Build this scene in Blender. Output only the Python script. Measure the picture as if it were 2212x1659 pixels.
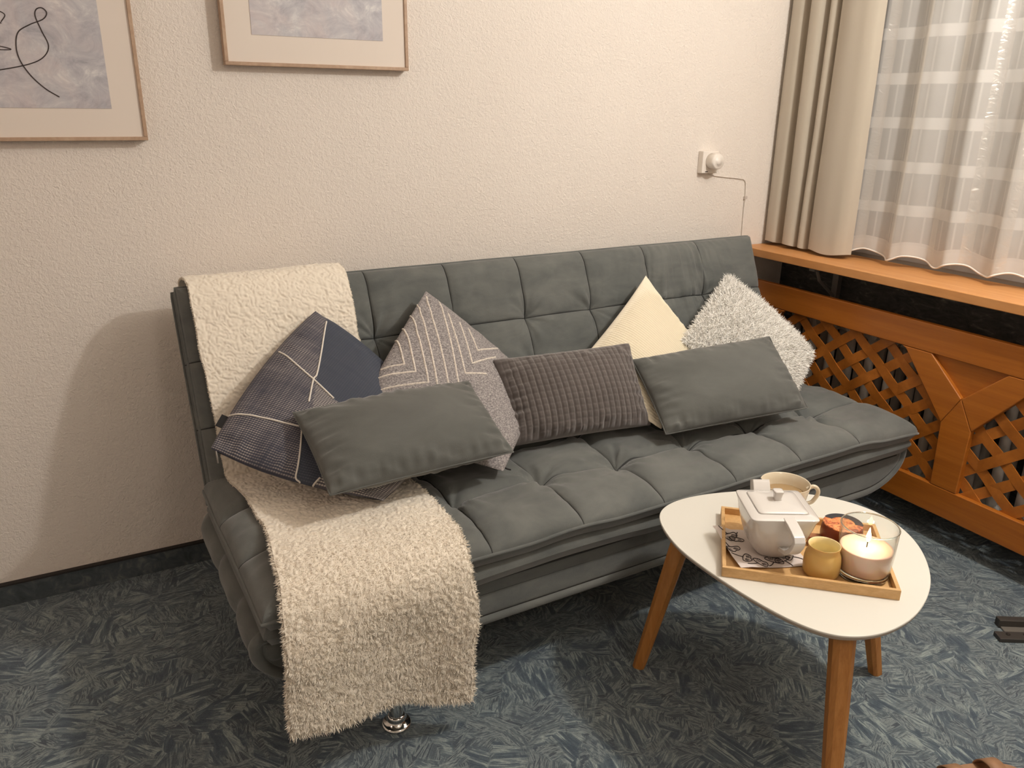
import bpy, bmesh, math
import numpy as np
from mathutils import Matrix, Vector

for _o in list(bpy.data.objects):
    bpy.data.objects.remove(_o)
SC = bpy.context.scene
COL = SC.collection
PI = math.pi

# ------------------------------------------------------------------ camera
cam_d = bpy.data.cameras.new('camera')
cam = bpy.data.objects.new('camera', cam_d)
COL.objects.link(cam)
_r = Vector((0.88298848, -0.46924916, 0.01168628))
_u = Vector((0.14450947, 0.29544293, 0.94436777))
_f = Vector((0.44659641, 0.83217709, -0.32868365))
M4 = Matrix(((_r.x, _u.x, -_f.x, 0.0), (_r.y, _u.y, -_f.y, 0.0), (_r.z, _u.z, -_f.z, 1.32), (0, 0, 0, 1)))
cam.matrix_world = M4
cam_d.sensor_width = 36.0
cam_d.lens = 1715.69 / 2212.0 * 36.0
cam_d.clip_start = 0.02
SC.camera = cam
EYE = np.array([0, 0, 1.32])

# ------------------------------------------------------------------ view + world + lights
SC.view_settings.view_transform = 'Standard'
SC.view_settings.look = 'None'
SC.view_settings.gamma = 1.0
SC.view_settings.use_curve_mapping = False
SC.view_settings.exposure = 0.0
wd = bpy.data.worlds.new('world')
SC.world = wd
wd.use_nodes = True
wd.node_tree.nodes['Background'].inputs[0].default_value = (1.0, 0.86, 0.74, 1)
wd.node_tree.nodes['Background'].inputs[1].default_value = 0.10


def lamp(name, kind, loc, power, color, radius):
    d = bpy.data.lights.new(name, kind)
    d.energy = power
    d.color = color
    d.shadow_soft_size = radius
    o = bpy.data.objects.new(name, d)
    o.location = loc
    COL.objects.link(o)
    return o


# ceiling spot cluster to the right of the camera: the key light
lamp('ceiling_bulb', 'POINT', (1.85, 0.62, 2.18), 61.0, (1.0, 0.965, 0.925), 0.05)
lamp('ceiling_bulb', 'POINT', (0.75, -0.75, 2.15), 15.0, (1.0, 0.87, 0.76), 0.14)
# small warm lamp standing left of the picture
lamp('table_lamp_bulb', 'POINT', (-0.95, 1.15, 1.42), 5.0, (1.0, 0.72, 0.61), 0.10)


# ------------------------------------------------------------------ helpers
def lin(r, g, b):
    def c(x):
        x /= 255.0
        return x / 12.92 if x <= 0.04045 else ((x + 0.055) / 1.055) ** 2.4
    return (c(r), c(g), c(b), 1.0)


_rng = np.random.default_rng(7)
_TAB = _rng.random((32, 32, 32))


def vnoise(x, y, z=0.0):
    """smooth value noise in -1..1"""
    x, y, z = np.broadcast_arrays(np.asarray(x, float), np.asarray(y, float), np.asarray(z, float))
    xi, yi, zi = np.floor(x).astype(int), np.floor(y).astype(int), np.floor(z).astype(int)
    fx, fy, fz = x - xi, y - yi, z - zi
    fx, fy, fz = [t * t * t * (t * (t * 6 - 15) + 10) for t in (fx, fy, fz)]
    r = 0
    for a in (0, 1):
        for b in (0, 1):
            for c in (0, 1):
                w = (fx if a else 1 - fx) * (fy if b else 1 - fy) * (fz if c else 1 - fz)
                r = r + w * _TAB[(xi + a) & 31, (yi + b) & 31, (zi + c) & 31]
    return r * 2 - 1


class MB:
    """collects geometry for ONE mesh"""
    def __init__(s):
        s.v, s.q, s.t, s.qm, s.tm, s.uv, s.n = [], [], [], [], [], [], 0
        s.ng = []

    def add(s, P, quads=None, tris=None, mat=0, uv=None):
        P = np.asarray(P, float).reshape(-1, 3)
        if quads is not None and len(quads):
            quads = np.asarray(quads, int).reshape(-1, 4)
            s.q.append(quads + s.n); s.qm.append(np.full(len(quads), mat))
        if tris is not None and len(tris):
            tris = np.asarray(tris, int).reshape(-1, 3)
            s.t.append(tris + s.n); s.tm.append(np.full(len(tris), mat))
        s.v.append(P)
        s.uv.append(np.zeros((len(P), 2)) if uv is None else np.asarray(uv, float).reshape(-1, 2))
        s.n += len(P)

    def grid(s, P, cu=False, cv=False, mat=0, uv=None, flip=False):
        nu, nv = P.shape[:2]
        i = np.arange(nu if cu else nu - 1)[:, None]
        j = np.arange(nv if cv else nv - 1)[None, :]
        a = i * nv + j
        b = ((i + 1) % nu) * nv + j
        c = ((i + 1) % nu) * nv + (j + 1) % nv
        d = i * nv + (j + 1) % nv
        q = np.stack([a, b, c, d], -1).reshape(-1, 4)
        if flip:
            q = q[:, ::-1]
        s.add(P.reshape(-1, 3), q, mat=mat, uv=uv)

    def poly(s, pts, mat=0):
        """single n-gon, fan-free"""
        s.ng.append((np.arange(len(pts)) + s.n, mat))
        s.v.append(np.asarray(pts, float)); s.uv.append(np.zeros((len(pts), 2))); s.n += len(pts)

    def prism(s, pts, off, mat=0):
        """polygon pts (N,3) extruded by vector off"""
        pts = np.asarray(pts, float); off = np.asarray(off, float)
        n = len(pts)
        base = s.n
        s.v.append(np.vstack([pts, pts + off])); s.uv.append(np.zeros((2 * n, 2))); s.n += 2 * n
        s.ng.append((np.arange(n)[::-1] + base, mat)); s.ng.append((np.arange(n) + n + base, mat))
        i = np.arange(n)
        s.q.append(np.stack([i, (i + 1) % n, (i + 1) % n + n, i + n], -1) + base)
        s.qm.append(np.full(n, mat))

    def box(s, c, size, ax=None, mat=0):
        c = np.asarray(c, float); h = np.asarray(size, float) / 2
        A = np.eye(3) if ax is None else np.asarray(ax, float)
        pts = [c + A[0] * h[0] * x + A[1] * h[1] * y - A[2] * h[2] for x, y in ((-1, -1), (1, -1), (1, 1), (-1, 1))]
        s.prism(pts, A[2] * 2 * h[2], mat)

    def tube(s, path, r, n=8, closed=False, mat=0, caps=True):
        path = np.asarray(path, float)
        m = len(path)
        if closed:
            T = np.roll(path, -1, 0) - np.roll(path, 1, 0)
        else:
            T = np.gradient(path, axis=0)
        T /= np.linalg.norm(T, axis=1)[:, None] + 1e-12
        up = np.array([0, 0, 1.0]) if abs(T[0][2]) < .9 else np.array([1.0, 0, 0])
        N = np.zeros_like(path); B = np.zeros_like(path)
        nn = up - T[0] * (up @ T[0]); nn /= np.linalg.norm(nn)
        for i in range(m):
            nn = nn - T[i] * (nn @ T[i]); nn /= np.linalg.norm(nn) + 1e-12
            N[i] = nn; B[i] = np.cross(T[i], nn)
        a = np.linspace(0, 2 * PI, n, endpoint=False)
        R = np.broadcast_to(np.asarray(r, float), (m,))[:, None, None]
        P = path[:, None] + R * (np.cos(a)[None, :, None] * N[:, None] + np.sin(a)[None, :, None] * B[:, None])
        s.grid(P, cu=closed, cv=True, mat=mat)
        if not closed and caps:
            s.poly(P[0][::-1], mat); s.poly(P[-1], mat)

    def lathe(s, prof, c, n=48, mat=0, ax=None):
        """prof: (r,z) list; revolve about the vertical through c"""
        prof = np.asarray(prof, float); c = np.asarray(c, float)
        A = np.eye(3) if ax is None else np.asarray(ax, float)
        a = np.linspace(0, 2 * PI, n, endpoint=False)
        P = c + prof[:, 0][:, None, None] * (np.cos(a)[None, :, None] * A[0] + np.sin(a)[None, :, None] * A[1]) \
            + prof[:, 1][:, None, None] * A[2]
        s.grid(P, cv=True, mat=mat)

    def build(s, name, mats, parent=None, origin=None, smooth=True, recalc=False, bevel=0.0, bseg=2, weld=False):
        V = np.vstack(s.v)
        if parent is not None:
            org = np.array(parent['_loc'])
        elif origin is not None:
            org = np.asarray(origin, float)
        else:
            mn, mx = V.min(0), V.max(0)
            org = np.array([(mn[0] + mx[0]) / 2, (mn[1] + mx[1]) / 2, mn[2]])
        V = V - org
        me = bpy.data.meshes.new(name)
        q = np.vstack(s.q) if s.q else np.zeros((0, 4), int)
        t = np.vstack(s.t) if s.t else np.zeros((0, 3), int)
        loops = np.concatenate([q.ravel(), t.ravel()] + [g[0] for g in s.ng]).astype(np.int32)
        cnt = np.concatenate([np.full(len(q), 4), np.full(len(t), 3), np.array([len(g[0]) for g in s.ng], int)]).astype(np.int32)
        mi = np.concatenate([np.concatenate(s.qm) if s.qm else [], np.concatenate(s.tm) if s.tm else [],
                             np.array([g[1] for g in s.ng])]).astype(np.int32)
        me.vertices.add(len(V)); me.vertices.foreach_set('co', V.astype(np.float32).ravel())
        me.loops.add(len(loops)); me.loops.foreach_set('vertex_index', loops)
        me.polygons.add(len(cnt))
        me.polygons.foreach_set('loop_start', np.concatenate([[0], np.cumsum(cnt)[:-1]]).astype(np.int32))
        me.polygons.foreach_set('loop_total', cnt)
        me.update(calc_edges=True)
        me.polygons.foreach_set('material_index', mi)
        me.polygons.foreach_set('use_smooth', np.full(len(cnt), bool(smooth)))
        uvl = me.uv_layers.new(name='UVMap')
        UV = np.vstack(s.uv)[loops]
        uvl.data.foreach_set('uv', UV.astype(np.float32).ravel())
        me.validate()
        if recalc or weld:
            bm = bmesh.new(); bm.from_mesh(me)
            if weld:
                bmesh.ops.remove_doubles(bm, verts=bm.verts, dist=1e-5)
            bmesh.ops.recalc_face_normals(bm, faces=bm.faces)
            bm.to_mesh(me); bm.free()
        for m in (mats if isinstance(mats, (list, tuple)) else [mats]):
            me.materials.append(m)
        o = bpy.data.objects.new(name, me)
        COL.objects.link(o)
        if parent is not None:
            o.parent = parent
        else:
            o.location = org
            o['_loc'] = list(map(float, org))
        if bevel:
            md = o.modifiers.new('bevel', 'BEVEL')
            md.width = bevel; md.segments = bseg; md.limit_method = 'ANGLE'; md.angle_limit = 0.6
            md.harden_normals = True
        return o


def sub(mb, name, mats, part, **k):
    """a sub-part: child of a part mesh whose own root carries _loc"""
    root = part.parent
    class _P(dict):
        pass
    o = mb.build(name, mats, origin=(root['_loc']), **k)
    o.location = (0, 0, 0)
    if '_loc' in o:
        del o['_loc']
    o.parent = part
    return o


def thing(name, label, cat, loc, group=None):
    o = bpy.data.objects.new(name, None)
    o.empty_display_size = 0.05
    o.location = loc
    COL.objects.link(o)
    o['_loc'] = [float(x) for x in loc]
    o['label'] = label; o['category'] = cat
    if group:
        o['group'] = group
    return o


def tag(o, label, cat, group=None):
    o['label'] = label; o['category'] = cat
    if group:
        o['group'] = group
    return o


def struct(o):
    o['kind'] = 'structure'
    return o


def grow(P, N, L, w, bend, curl=0.5, mb=None, mat=0, seed=0):
    """fur tufts: thin two-segment blades on points P along normals N; bend = sideways direction"""
    rg = np.random.default_rng(seed)
    n = len(P)
    L = np.broadcast_to(L, (n,))[:, None] * rg.uniform(.7, 1.25, (n, 1))
    side = np.cross(N, bend); side /= np.linalg.norm(side, axis=1)[:, None] + 1e-9
    tw = rg.normal(0, 1, (n, 3)) * .5
    side = side + tw - N * np.sum((side + tw) * N, 1)[:, None]
    side /= np.linalg.norm(side, axis=1)[:, None] + 1e-9
    mid = P + N * L * .62 + bend * L * .35 * curl
    tip = P + N * L * .85 + bend * L * 1.0 * curl
    w = np.broadcast_to(w, (n,))[:, None] * side
    V = np.stack([P - w / 2, P + w / 2, mid + w * .42, mid - w * .42, tip + w * .12, tip - w * .12], 1)
    b = np.arange(n)[:, None] * 6
    q = np.concatenate([b + np.array([0, 1, 2, 3]), b + np.array([3, 2, 4, 5])], 0)
    mb.add(V.reshape(-1, 3), q, mat=mat)


# ------------------------------------------------------------------ materials
def mat(name, base=(0.8, 0.8, 0.8, 1), rough=0.6, **kw):
    m = bpy.data.materials.new(name)
    m.use_nodes = True
    b = m.node_tree.nodes['Principled BSDF']
    b.inputs['Base Color'].default_value = base
    b.inputs['Roughness'].default_value = rough
    for k, v in kw.items():
        b.inputs[k.replace('_', ' ')].default_value = v
    return m


class NT:
    def __init__(s, m):
        s.t = m.node_tree; s.b = s.t.nodes['Principled BSDF']

    def n(s, typ, **kw):
        nd = s.t.nodes.new(typ)
        for k, v in kw.items():
            setattr(nd, k, v)
        return nd

    def l(s, a, b):
        s.t.links.new(a, b)

    def coord(s, which='Object'):
        return s.n('ShaderNodeTexCoord').outputs[which]

    def mapping(s, vec, scale=(1, 1, 1), rot=(0, 0, 0), loc=(0, 0, 0)):
        m = s.n('ShaderNodeMapping')
        m.inputs['Scale'].default_value = scale; m.inputs['Rotation'].default_value = rot; m.inputs['Location'].default_value = loc
        s.l(vec, m.inputs['Vector'])
        return m.outputs[0]

    def noise(s, vec, scale, detail=3, rough=.5, dist=0.0):
        nd = s.n('ShaderNodeTexNoise')
        nd.inputs['Scale'].default_value = scale; nd.inputs['Detail'].default_value = detail
        nd.inputs['Roughness'].default_value = rough; nd.inputs['Distortion'].default_value = dist
        s.l(vec, nd.inputs['Vector'])
        return nd.outputs['Fac']

    def ramp(s, fac, stops, interp='LINEAR'):
        r = s.n('ShaderNodeValToRGB')
        r.color_ramp.interpolation = interp
        e = r.color_ramp.elements
        while len(e) < len(stops):
            e.new(0.5)
        for i, (p, c) in enumerate(stops):
            e[i].position = p; e[i].color = c
        s.l(fac, r.inputs[0])
        return r.outputs[0]

    def math(s, op, a, b=None, c=None):
        m = s.n('ShaderNodeMath', operation=op)
        for i, x in enumerate((a, b, c)):
            if x is None:
                continue
            if isinstance(x, (int, float)):
                m.inputs[i].default_value = x
            else:
                s.l(x, m.inputs[i])
        return m.outputs[0]

    def mix(s, fac, a, b, mode='MIX'):
        m = s.n('ShaderNodeMix', data_type='RGBA', blend_type=mode)
        for sock, x in ((m.inputs['Factor'], fac), (m.inputs['A'], a), (m.inputs['B'], b)):
            pass
        for i, x in ((0, fac), (6, a), (7, b)):
            if isinstance(x, (int, float)):
                m.inputs[i].default_value = x
            elif isinstance(x, tuple):
                m.inputs[i].default_value = x
            else:
                s.l(x, m.inputs[i])
        return m.outputs[2]

    def bump(s, h, strength=.3, dist=.002):
        b = s.n('ShaderNodeBump')
        b.inputs['Strength'].default_value = strength; b.inputs['Distance'].default_value = dist
        s.l(h, b.inputs['Height'])
        s.l(b.outputs[0], s.b.inputs['Normal'])

    def base(s, c):
        s.l(c, s.b.inputs['Base Color'])


def sep(nt, vec):
    x = nt.n('ShaderNodeSeparateXYZ'); nt.l(vec, x.inputs[0])
    return x.outputs


# plaster wall with fine rough-cast grain
WALL = mat('plaster', lin(236, 227, 216), .92)
nt = NT(WALL); co = nt.coord()
h = nt.math('ADD', nt.noise(co, 115, 3, .55, .6), nt.math('MULTIPLY', nt.noise(co, 260, 2, .5), .45))
nt.bump(h, .75, .0042)
nt.base(nt.mix(nt.noise(co, 2.2, 2), lin(232, 222, 211), lin(238, 229, 219)))
CEIL = mat('ceiling_paint', lin(240, 234, 224), .95)

# carpet printed with wood-chip like strokes
CARPET = mat('carpet', lin(80, 90, 98), .95)
nt = NT(CARPET); co = nt.coord()


def chips(nt, co, vscale, sx, sy, off):
    base = nt.mapping(co, (1, 1, 1), loc=(off, off * .7, 0))
    wob = nt.n('ShaderNodeTexNoise'); wob.inputs['Scale'].default_value = 9; nt.l(base, wob.inputs['Vector'])
    wv = nt.n('ShaderNodeVectorMath', operation='MULTIPLY_ADD')
    nt.l(wob.outputs['Color'], wv.inputs[0]); wv.inputs[1].default_value = (.05, .05, 0); nt.l(base, wv.inputs[2])
    vo = nt.n('ShaderNodeTexVoronoi', feature='F1'); vo.inputs['Scale'].default_value = vscale
    vo.voronoi_dimensions = '2D'
    nt.l(wv.outputs[0], vo.inputs['Vector'])
    col = sep(nt, vo.outputs['Color'])
    ang = nt.math('MULTIPLY', nt.math('ROUND', nt.math('MULTIPLY', col[0], 7)), PI / 7)
    ro = nt.n('ShaderNodeVectorRotate', rotation_type='Z_AXIS')
    nt.l(base, ro.inputs['Vector']); nt.l(ang, ro.inputs['Angle'])
    mp = nt.mapping(ro.outputs[0], (sx, sy, 1))
    return mp, col


mp1, c1 = chips(nt, co, 11, 9, 62, 0.0)
mp2, c2 = chips(nt, co, 17, 14, 85, 3.1)
n1 = nt.noise(mp1, 1.0, 3, .6, .9)
n2 = nt.noise(mp2, 1.0, 3, .6, 1.4)
st1 = nt.ramp(n1, [(.0, lin(54, 65, 76)), (.40, lin(72, 87, 99)), (.50, lin(95, 109, 117)), (.56, lin(164, 176, 172)), (.62, lin(116, 129, 134)), (1, lin(91, 105, 116))])
st2 = nt.ramp(n2, [(.0, lin(60, 69, 76)), (.44, lin(89, 102, 110)), (.53, lin(146, 157, 156)), (.60, lin(66, 78, 88)), (1, lin(108, 119, 124))])
mx = nt.mix(nt.ramp(nt.noise(co, 14, 2, .5, 1.0), [(.44, (0, 0, 0, 1)), (.54, (1, 1, 1, 1))]), st1, st2)
big = nt.noise(co, 6, 2)
mx = nt.mix(nt.ramp(big, [(.35, (0, 0, 0, 1)), (.65, (.5, .5, .5, 1))]), mx, nt.mix(.5, mx, lin(72, 84, 98)))
fz = nt.noise(co, 420, 2)
nt.base(nt.mix(.35, mx, nt.mix(1.0, mx, nt.ramp(fz, [(.3, (.25, .25, .25, 1)), (.7, (1, 1, 1, 1))]), 'MULTIPLY')))
nt.bump(nt.math('ADD', fz, nt.math('MULTIPLY', n1, .8)), .5, .003)
nt.b.inputs['Sheen Weight'].default_value = .2

# suede sofa fabric
def suede(name, c1_, c2_, bumpd=.0012, scale=1.0):
    m = mat(name, c1_, .85)
    n = NT(m); co = n.coord()
    f = n.noise(n.mapping(co, (3 * scale, 3 * scale, 7 * scale)), 2.4, 4, .6, .4)
    n.base(n.mix(n.ramp(f, [(.32, (0, 0, 0, 1)), (.68, (1, 1, 1, 1))]), c1_, c2_))
    hh = n.math('ADD', n.noise(co, 520, 2), n.math('MULTIPLY', n.noise(n.mapping(co, (1, 1, 2.2)), 42, 3, .55, .5), 1.2))
    n.bump(hh, .35, bumpd)
    n.b.inputs['Sheen Weight'].default_value = .35
    n.b.inputs['Sheen Roughness'].default_value = .45
    n.b.inputs['Specular IOR Level'].default_value = .25
    return m


SUEDE = suede('grey_suede', lin(91, 94, 92), lin(111, 113, 109))
SUEDE_C = suede('grey_velvet', lin(90, 91, 87), lin(101, 102, 98), .001)
SEAM = mat('seam_thread', lin(52, 53, 52), .9)
CHROME = mat('chrome', (.75, .74, .72, 1), .08, Metallic=1.0)
FLEECE = mat('sherpa_fleece', lin(240, 230, 213), .95, Sheen_Weight=.4)
FLEECE.node_tree.nodes['Principled BSDF'].inputs['Subsurface Weight'].default_value = 0.0
SHAG = mat('white_shag', lin(250, 247, 240), .9, Sheen_Weight=.3)
CREAM = mat('cream_corduroy', lin(238, 228, 205), .95, Sheen_Weight=.3)
RIB = mat('charcoal_rib_velvet', lin(88, 80, 76), .9, Sheen_Weight=.5)
nt = NT(RIB); co = nt.coord()
nt.base(nt.mix(nt.noise(co, 14, 3, .6), lin(80, 73, 70), lin(98, 90, 86)))
BLACKTAG = mat('black_tag', lin(22, 22, 24), .6)
WHITECORD = mat('white_cord', lin(226, 220, 210), .9)

# wool of the geometric cushion
WOOL = mat('grey_melange', lin(120, 112, 108), .95)
nt = NT(WOOL); co = nt.coord()
nt.base(nt.ramp(nt.noise(nt.mapping(co, (1, 1, 1.6)), 210, 3, .7), [(.3, lin(96, 92, 94)), (.5, lin(142, 136, 135)), (.68, lin(188, 181, 176))]))
nt.bump(nt.noise(co, 300, 2), .4, .0015)
WOOLW = mat('ivory_melange', lin(214, 204, 192), .95)
nt = NT(WOOLW); co = nt.coord()
nt.base(nt.ramp(nt.noise(co, 240, 3, .7), [(.28, lin(150, 140, 134)), (.48, lin(212, 202, 190)), (.7, lin(232, 224, 212))]))

# navy weave: light weft threads in fine rows over navy, by UV (metres)
def weave(name, dark, light, lo, hi):
    m = mat(name, dark, .85)
    n = NT(m); uv = n.coord('UV')
    x = sep(n, uv)
    def wv(c, f, k):
        return n.math('MULTIPLY', n.math('ADD', n.math('SINE', n.math('MULTIPLY', c, f * 2 * PI)), 1.0), .5)
    rows = wv(x[1], 235, 0)
    cols = wv(x[0], 165, 0)
    g = n.math('MULTIPLY', n.math('POWER', rows, 1.6), n.math('ADD', n.math('MULTIPLY', n.math('POWER', cols, .7), .8), .2))
    blot = n.noise(n.mapping(uv, (1, 1.6, 1)), 7, 3, .6)
    streak = n.noise(n.mapping(uv, (4, 90, 1)), 1.0, 2, .5)
    streak2 = n.noise(n.mapping(uv, (90, 4, 1)), 1.0, 2, .5)
    a = n.math('MULTIPLY', g, n.ramp(n.math('ADD', n.math('MULTIPLY', blot, .5), n.math('MULTIPLY', n.math('ADD', streak, streak2), .25)),
                                     [(.36, (lo, lo, lo, 1)), (.64, (hi, hi, hi, 1))]))
    n.base(n.mix(a, dark, light))
    n.bump(g, .4, .001)
    return m


NAVY = weave('navy_weave', lin(60, 62, 76), lin(206, 196, 188), .15, 1.0)
NAVYD = weave('navy_velvet', lin(58, 64, 78), lin(120, 122, 128), .1, .5)
NAVYL = weave('navy_weave_pale', lin(78, 76, 84), lin(226, 218, 208), .6, 1.0)


def wood(name, a, b, c, axis=(2, 2, 30), rough=.45, s=1.0, coat=.0):
    m = mat(name, b, rough)
    n = NT(m); co = n.coord()
    f = n.noise(n.mapping(co, axis), 2.0 * s, 4, .6, .6)
    f2 = n.noise(n.mapping(co, tuple(v * 6 for v in axis)), 2.0 * s, 2, .5)
    base = n.ramp(f, [(.3, a), (.52, b), (.72, c)])
    n.base(n.mix(.18, base, n.mix(1.0, base, n.ramp(f2, [(.3, (.45, .4, .35, 1)), (.7, (1, 1, 1, 1))]), 'MULTIPLY')))
    n.b.inputs['Coat Weight'].default_value = coat
    return m


CHERRY = wood('cherry_wood', lin(168, 96, 26), lin(180, 106, 32), lin(192, 116, 40), (6, .7, 14), .42, 1.0, .08)
CHERRYV = wood('cherry_wood_lattice', lin(158, 92, 28), lin(178, 106, 36), lin(194, 118, 46), (6, 6, 6), .42)
SILLW = wood('sill_beech', lin(202, 138, 78), lin(210, 148, 88), lin(216, 156, 98), (30, 1.2, 6), .5, 1.0, .1)
BAMBOO = wood('bamboo_leg', lin(172, 112, 52), lin(188, 128, 64), lin(200, 140, 76), (40, 40, 3), .45, 1.0, .1)
BAMTRAY = wood('bamboo_tray', lin(208, 164, 106), lin(218, 176, 120), lin(226, 188, 134), (12, 12, 30), .5)
FRAMEW = wood('pale_frame_wood', lin(178, 148, 122), lin(188, 158, 132), lin(198, 170, 144), (10, 10, 10), .5)
WHITETOP = mat('white_lacquer', lin(221, 218, 208), .38)
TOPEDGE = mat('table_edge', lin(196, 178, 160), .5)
CERAMIC = mat('white_ceramic', lin(218, 213, 207), .12, Coat_Weight=.5)
CREAMCER = mat('cream_ceramic', lin(216, 203, 178), .18, Coat_Weight=.4)
TEA = mat('tea', lin(176, 146, 104), .1)
PLASTIC = mat('white_plastic', lin(238, 230, 220), .4)
PLASTIC_G = mat('grey_plastic', lin(206, 194, 184), .5)
MATB = mat('passepartout', lin(232, 220, 208), .9)
DARKMETAL = mat('black_metal', lin(66, 63, 60), .5, Metallic=.2)
STEEL = mat('zinc_metal', lin(140, 134, 126), .4, Metallic=.5)
TAN = wood('tan_leather', lin(150, 112, 82), lin(164, 124, 92), lin(174, 134, 102), (5, 5, 5), .6)
TAND = mat('dark_leather_lining', lin(74, 54, 26), .7)
RADW = mat('radiator_enamel', lin(222, 216, 206), .4)
DARKWALL = mat('shaded_wall_covering', lin(50, 50, 48), .8)  # carpet-like covering, with the shade under the sill put into its dark tone
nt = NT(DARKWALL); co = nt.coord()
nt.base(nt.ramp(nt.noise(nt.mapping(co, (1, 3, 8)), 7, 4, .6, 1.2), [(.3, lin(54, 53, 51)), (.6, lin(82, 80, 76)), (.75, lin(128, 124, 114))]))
SKIRT = mat('carpet_skirting', lin(50, 56, 60), .9)
nt = NT(SKIRT); co = nt.coord()
nt.base(nt.ramp(nt.noise(nt.mapping(co, (1, 1, 1)), 26, 4, .6, 1.0), [(.3, lin(56, 64, 68)), (.55, lin(82, 90, 94)), (.75, lin(118, 122, 120))]))
WHITEFR = mat('window_white', lin(225, 220, 212), .4)
GLASSD = mat('night_glass', lin(24, 26, 32), .05)

# printed grey stone picture
STONE = mat('stone_print', lin(176, 164, 166), .55)
nt = NT(STONE); co = nt.coord()
f1 = nt.noise(nt.mapping(co, (1, 1, 1.3)), 14, 8, .72, .8)
f2 = nt.noise(nt.mapping(co, (1, 1, 1)), 3.2, 4, .6, 2.0)
a = nt.ramp(f1, [(.30, lin(158, 156, 163)), (.46, lin(186, 183, 188)), (.56, lin(200, 197, 199)), (.68, lin(228, 225, 222))])
nt.base(nt.mix(nt.ramp(f2, [(.42, (0, 0, 0, 1)), (.6, (1, 1, 1, 1))]), a, nt.mix(.4, a, lin(218, 200, 196))))
INK = mat('ink', lin(60, 50, 48), .7)

# curtains
CURT = mat('taupe_curtain', lin(190, 179, 162), .9, Sheen_Weight=.2)
nt = NT(CURT); co = nt.coord()
nt.bump(nt.noise(nt.mapping(co, (300, 300, 60)), 2, 2), .2, .0006)


def sheer_mat():
    m = bpy.data.materials.new('sheer_voile')
    m.use_nodes = True
    t = m.node_tree; t.nodes.clear()
    class X(NT):
        def __init__(s): s.t = t
    n = X()
    uv = n.coord('UV'); x = sep(n, uv)

    def band(c, period, lo, hi, soft=.012):
        f = n.math('FRACT', n.math('DIVIDE', c, period))
        a = n.n('ShaderNodeMapRange'); a.clamp = True
        a.inputs['From Min'].default_value = lo - soft; a.inputs['From Max'].default_value = lo + soft; n.l(f, a.inputs[0])
        b = n.n('ShaderNodeMapRange'); b.clamp = True
        b.inputs['From Min'].default_value = hi - soft; b.inputs['From Max'].default_value = hi + soft; n.l(f, b.inputs[0])
        return n.math('SUBTRACT', a.outputs[0], b.outputs[0])
    hb = band(x[1], .1365, .30, .56)
    vb = band(x[0], .150, .06, .30)
    vb2 = n.math('MAXIMUM', band(x[0], .150, .46, .50), band(x[0], .150, .86, .90))
    cover = n.math('MAXIMUM', n.math('MAXIMUM', n.math('MULTIPLY', hb, .62), n.math('MULTIPLY', vb, .42)), n.math('MULTIPLY', vb2, .35))
    low = n.math('LESS_THAN', x[1], .905)
    alpha = n.math('ADD', n.math('MULTIPLY', n.math('MAXIMUM', cover, n.math('MULTIPLY', low, .55)), .42), .60)
    tr = n.n('ShaderNodeBsdfTransparent')
    df = n.n('ShaderNodeBsdfDiffuse'); df.inputs[0].default_value = lin(242, 238, 232)
    tl = n.n('ShaderNodeBsdfTranslucent'); tl.inputs[0].default_value = lin(242, 238, 232)
    gl = n.n('ShaderNodeBsdfGlossy'); gl.inputs[0].default_value = lin(255, 250, 240); gl.inputs[1].default_value = .28
    bp = n.n('ShaderNodeBump'); bp.inputs['Strength'].default_value = .9; bp.inputs['Distance'].default_value = .004
    n.l(n.noise(n.mapping(uv, (18, 26, 1)), 1.6, 2, .5, 1.2), bp.inputs['Height'])
    n.l(bp.outputs[0], gl.inputs['Normal'])
    m1 = n.n('ShaderNodeMixShader'); m1.inputs[0].default_value = .3
    n.l(df.outputs[0], m1.inputs[1]); n.l(tl.outputs[0], m1.inputs[2])
    m2 = n.n('ShaderNodeMixShader'); n.l(n.math('MULTIPLY', vb, .30), m2.inputs[0])
    n.l(m1.outputs[0], m2.inputs[1]); n.l(gl.outputs[0], m2.inputs[2])
    m3 = n.n('ShaderNodeMixShader'); n.l(alpha, m3.inputs[0])
    n.l(tr.outputs[0], m3.inputs[1]); n.l(m2.outputs[0], m3.inputs[2])
    o = n.n('ShaderNodeOutputMaterial'); n.l(m3.outputs[0], o.inputs[0])
    return m


SHEER = sheer_mat()
HEM = mat('white_hem', lin(240, 232, 222), .8)

def thin_glass(name, tint, ior=1.5):
    m = bpy.data.materials.new(name); m.use_nodes = True
    t = m.node_tree; t.nodes.clear()
    a = t.nodes.new('ShaderNodeBsdfTransparent'); a.inputs[0].default_value = tint
    g = t.nodes.new('ShaderNodeBsdfGlossy'); g.inputs[1].default_value = .01
    lw = t.nodes.new('ShaderNodeLayerWeight'); pw = t.nodes.new('ShaderNodeMath'); pw.operation = 'POWER'; pw.inputs[1].default_value = 4.0
    t.links.new(lw.outputs['Facing'], pw.inputs[0])
    f = t.nodes.new('ShaderNodeMath'); f.operation = 'MULTIPLY_ADD'; f.inputs[1].default_value = .75; f.inputs[2].default_value = .045; t.links.new(pw.outputs[0], f.inputs[0])
    x = t.nodes.new('ShaderNodeMixShader'); o = t.nodes.new('ShaderNodeOutputMaterial')
    t.links.new(f.outputs[0], x.inputs[0]); t.links.new(a.outputs[0], x.inputs[1]); t.links.new(g.outputs[0], x.inputs[2]); t.links.new(x.outputs[0], o.inputs[0])
    return m


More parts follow.
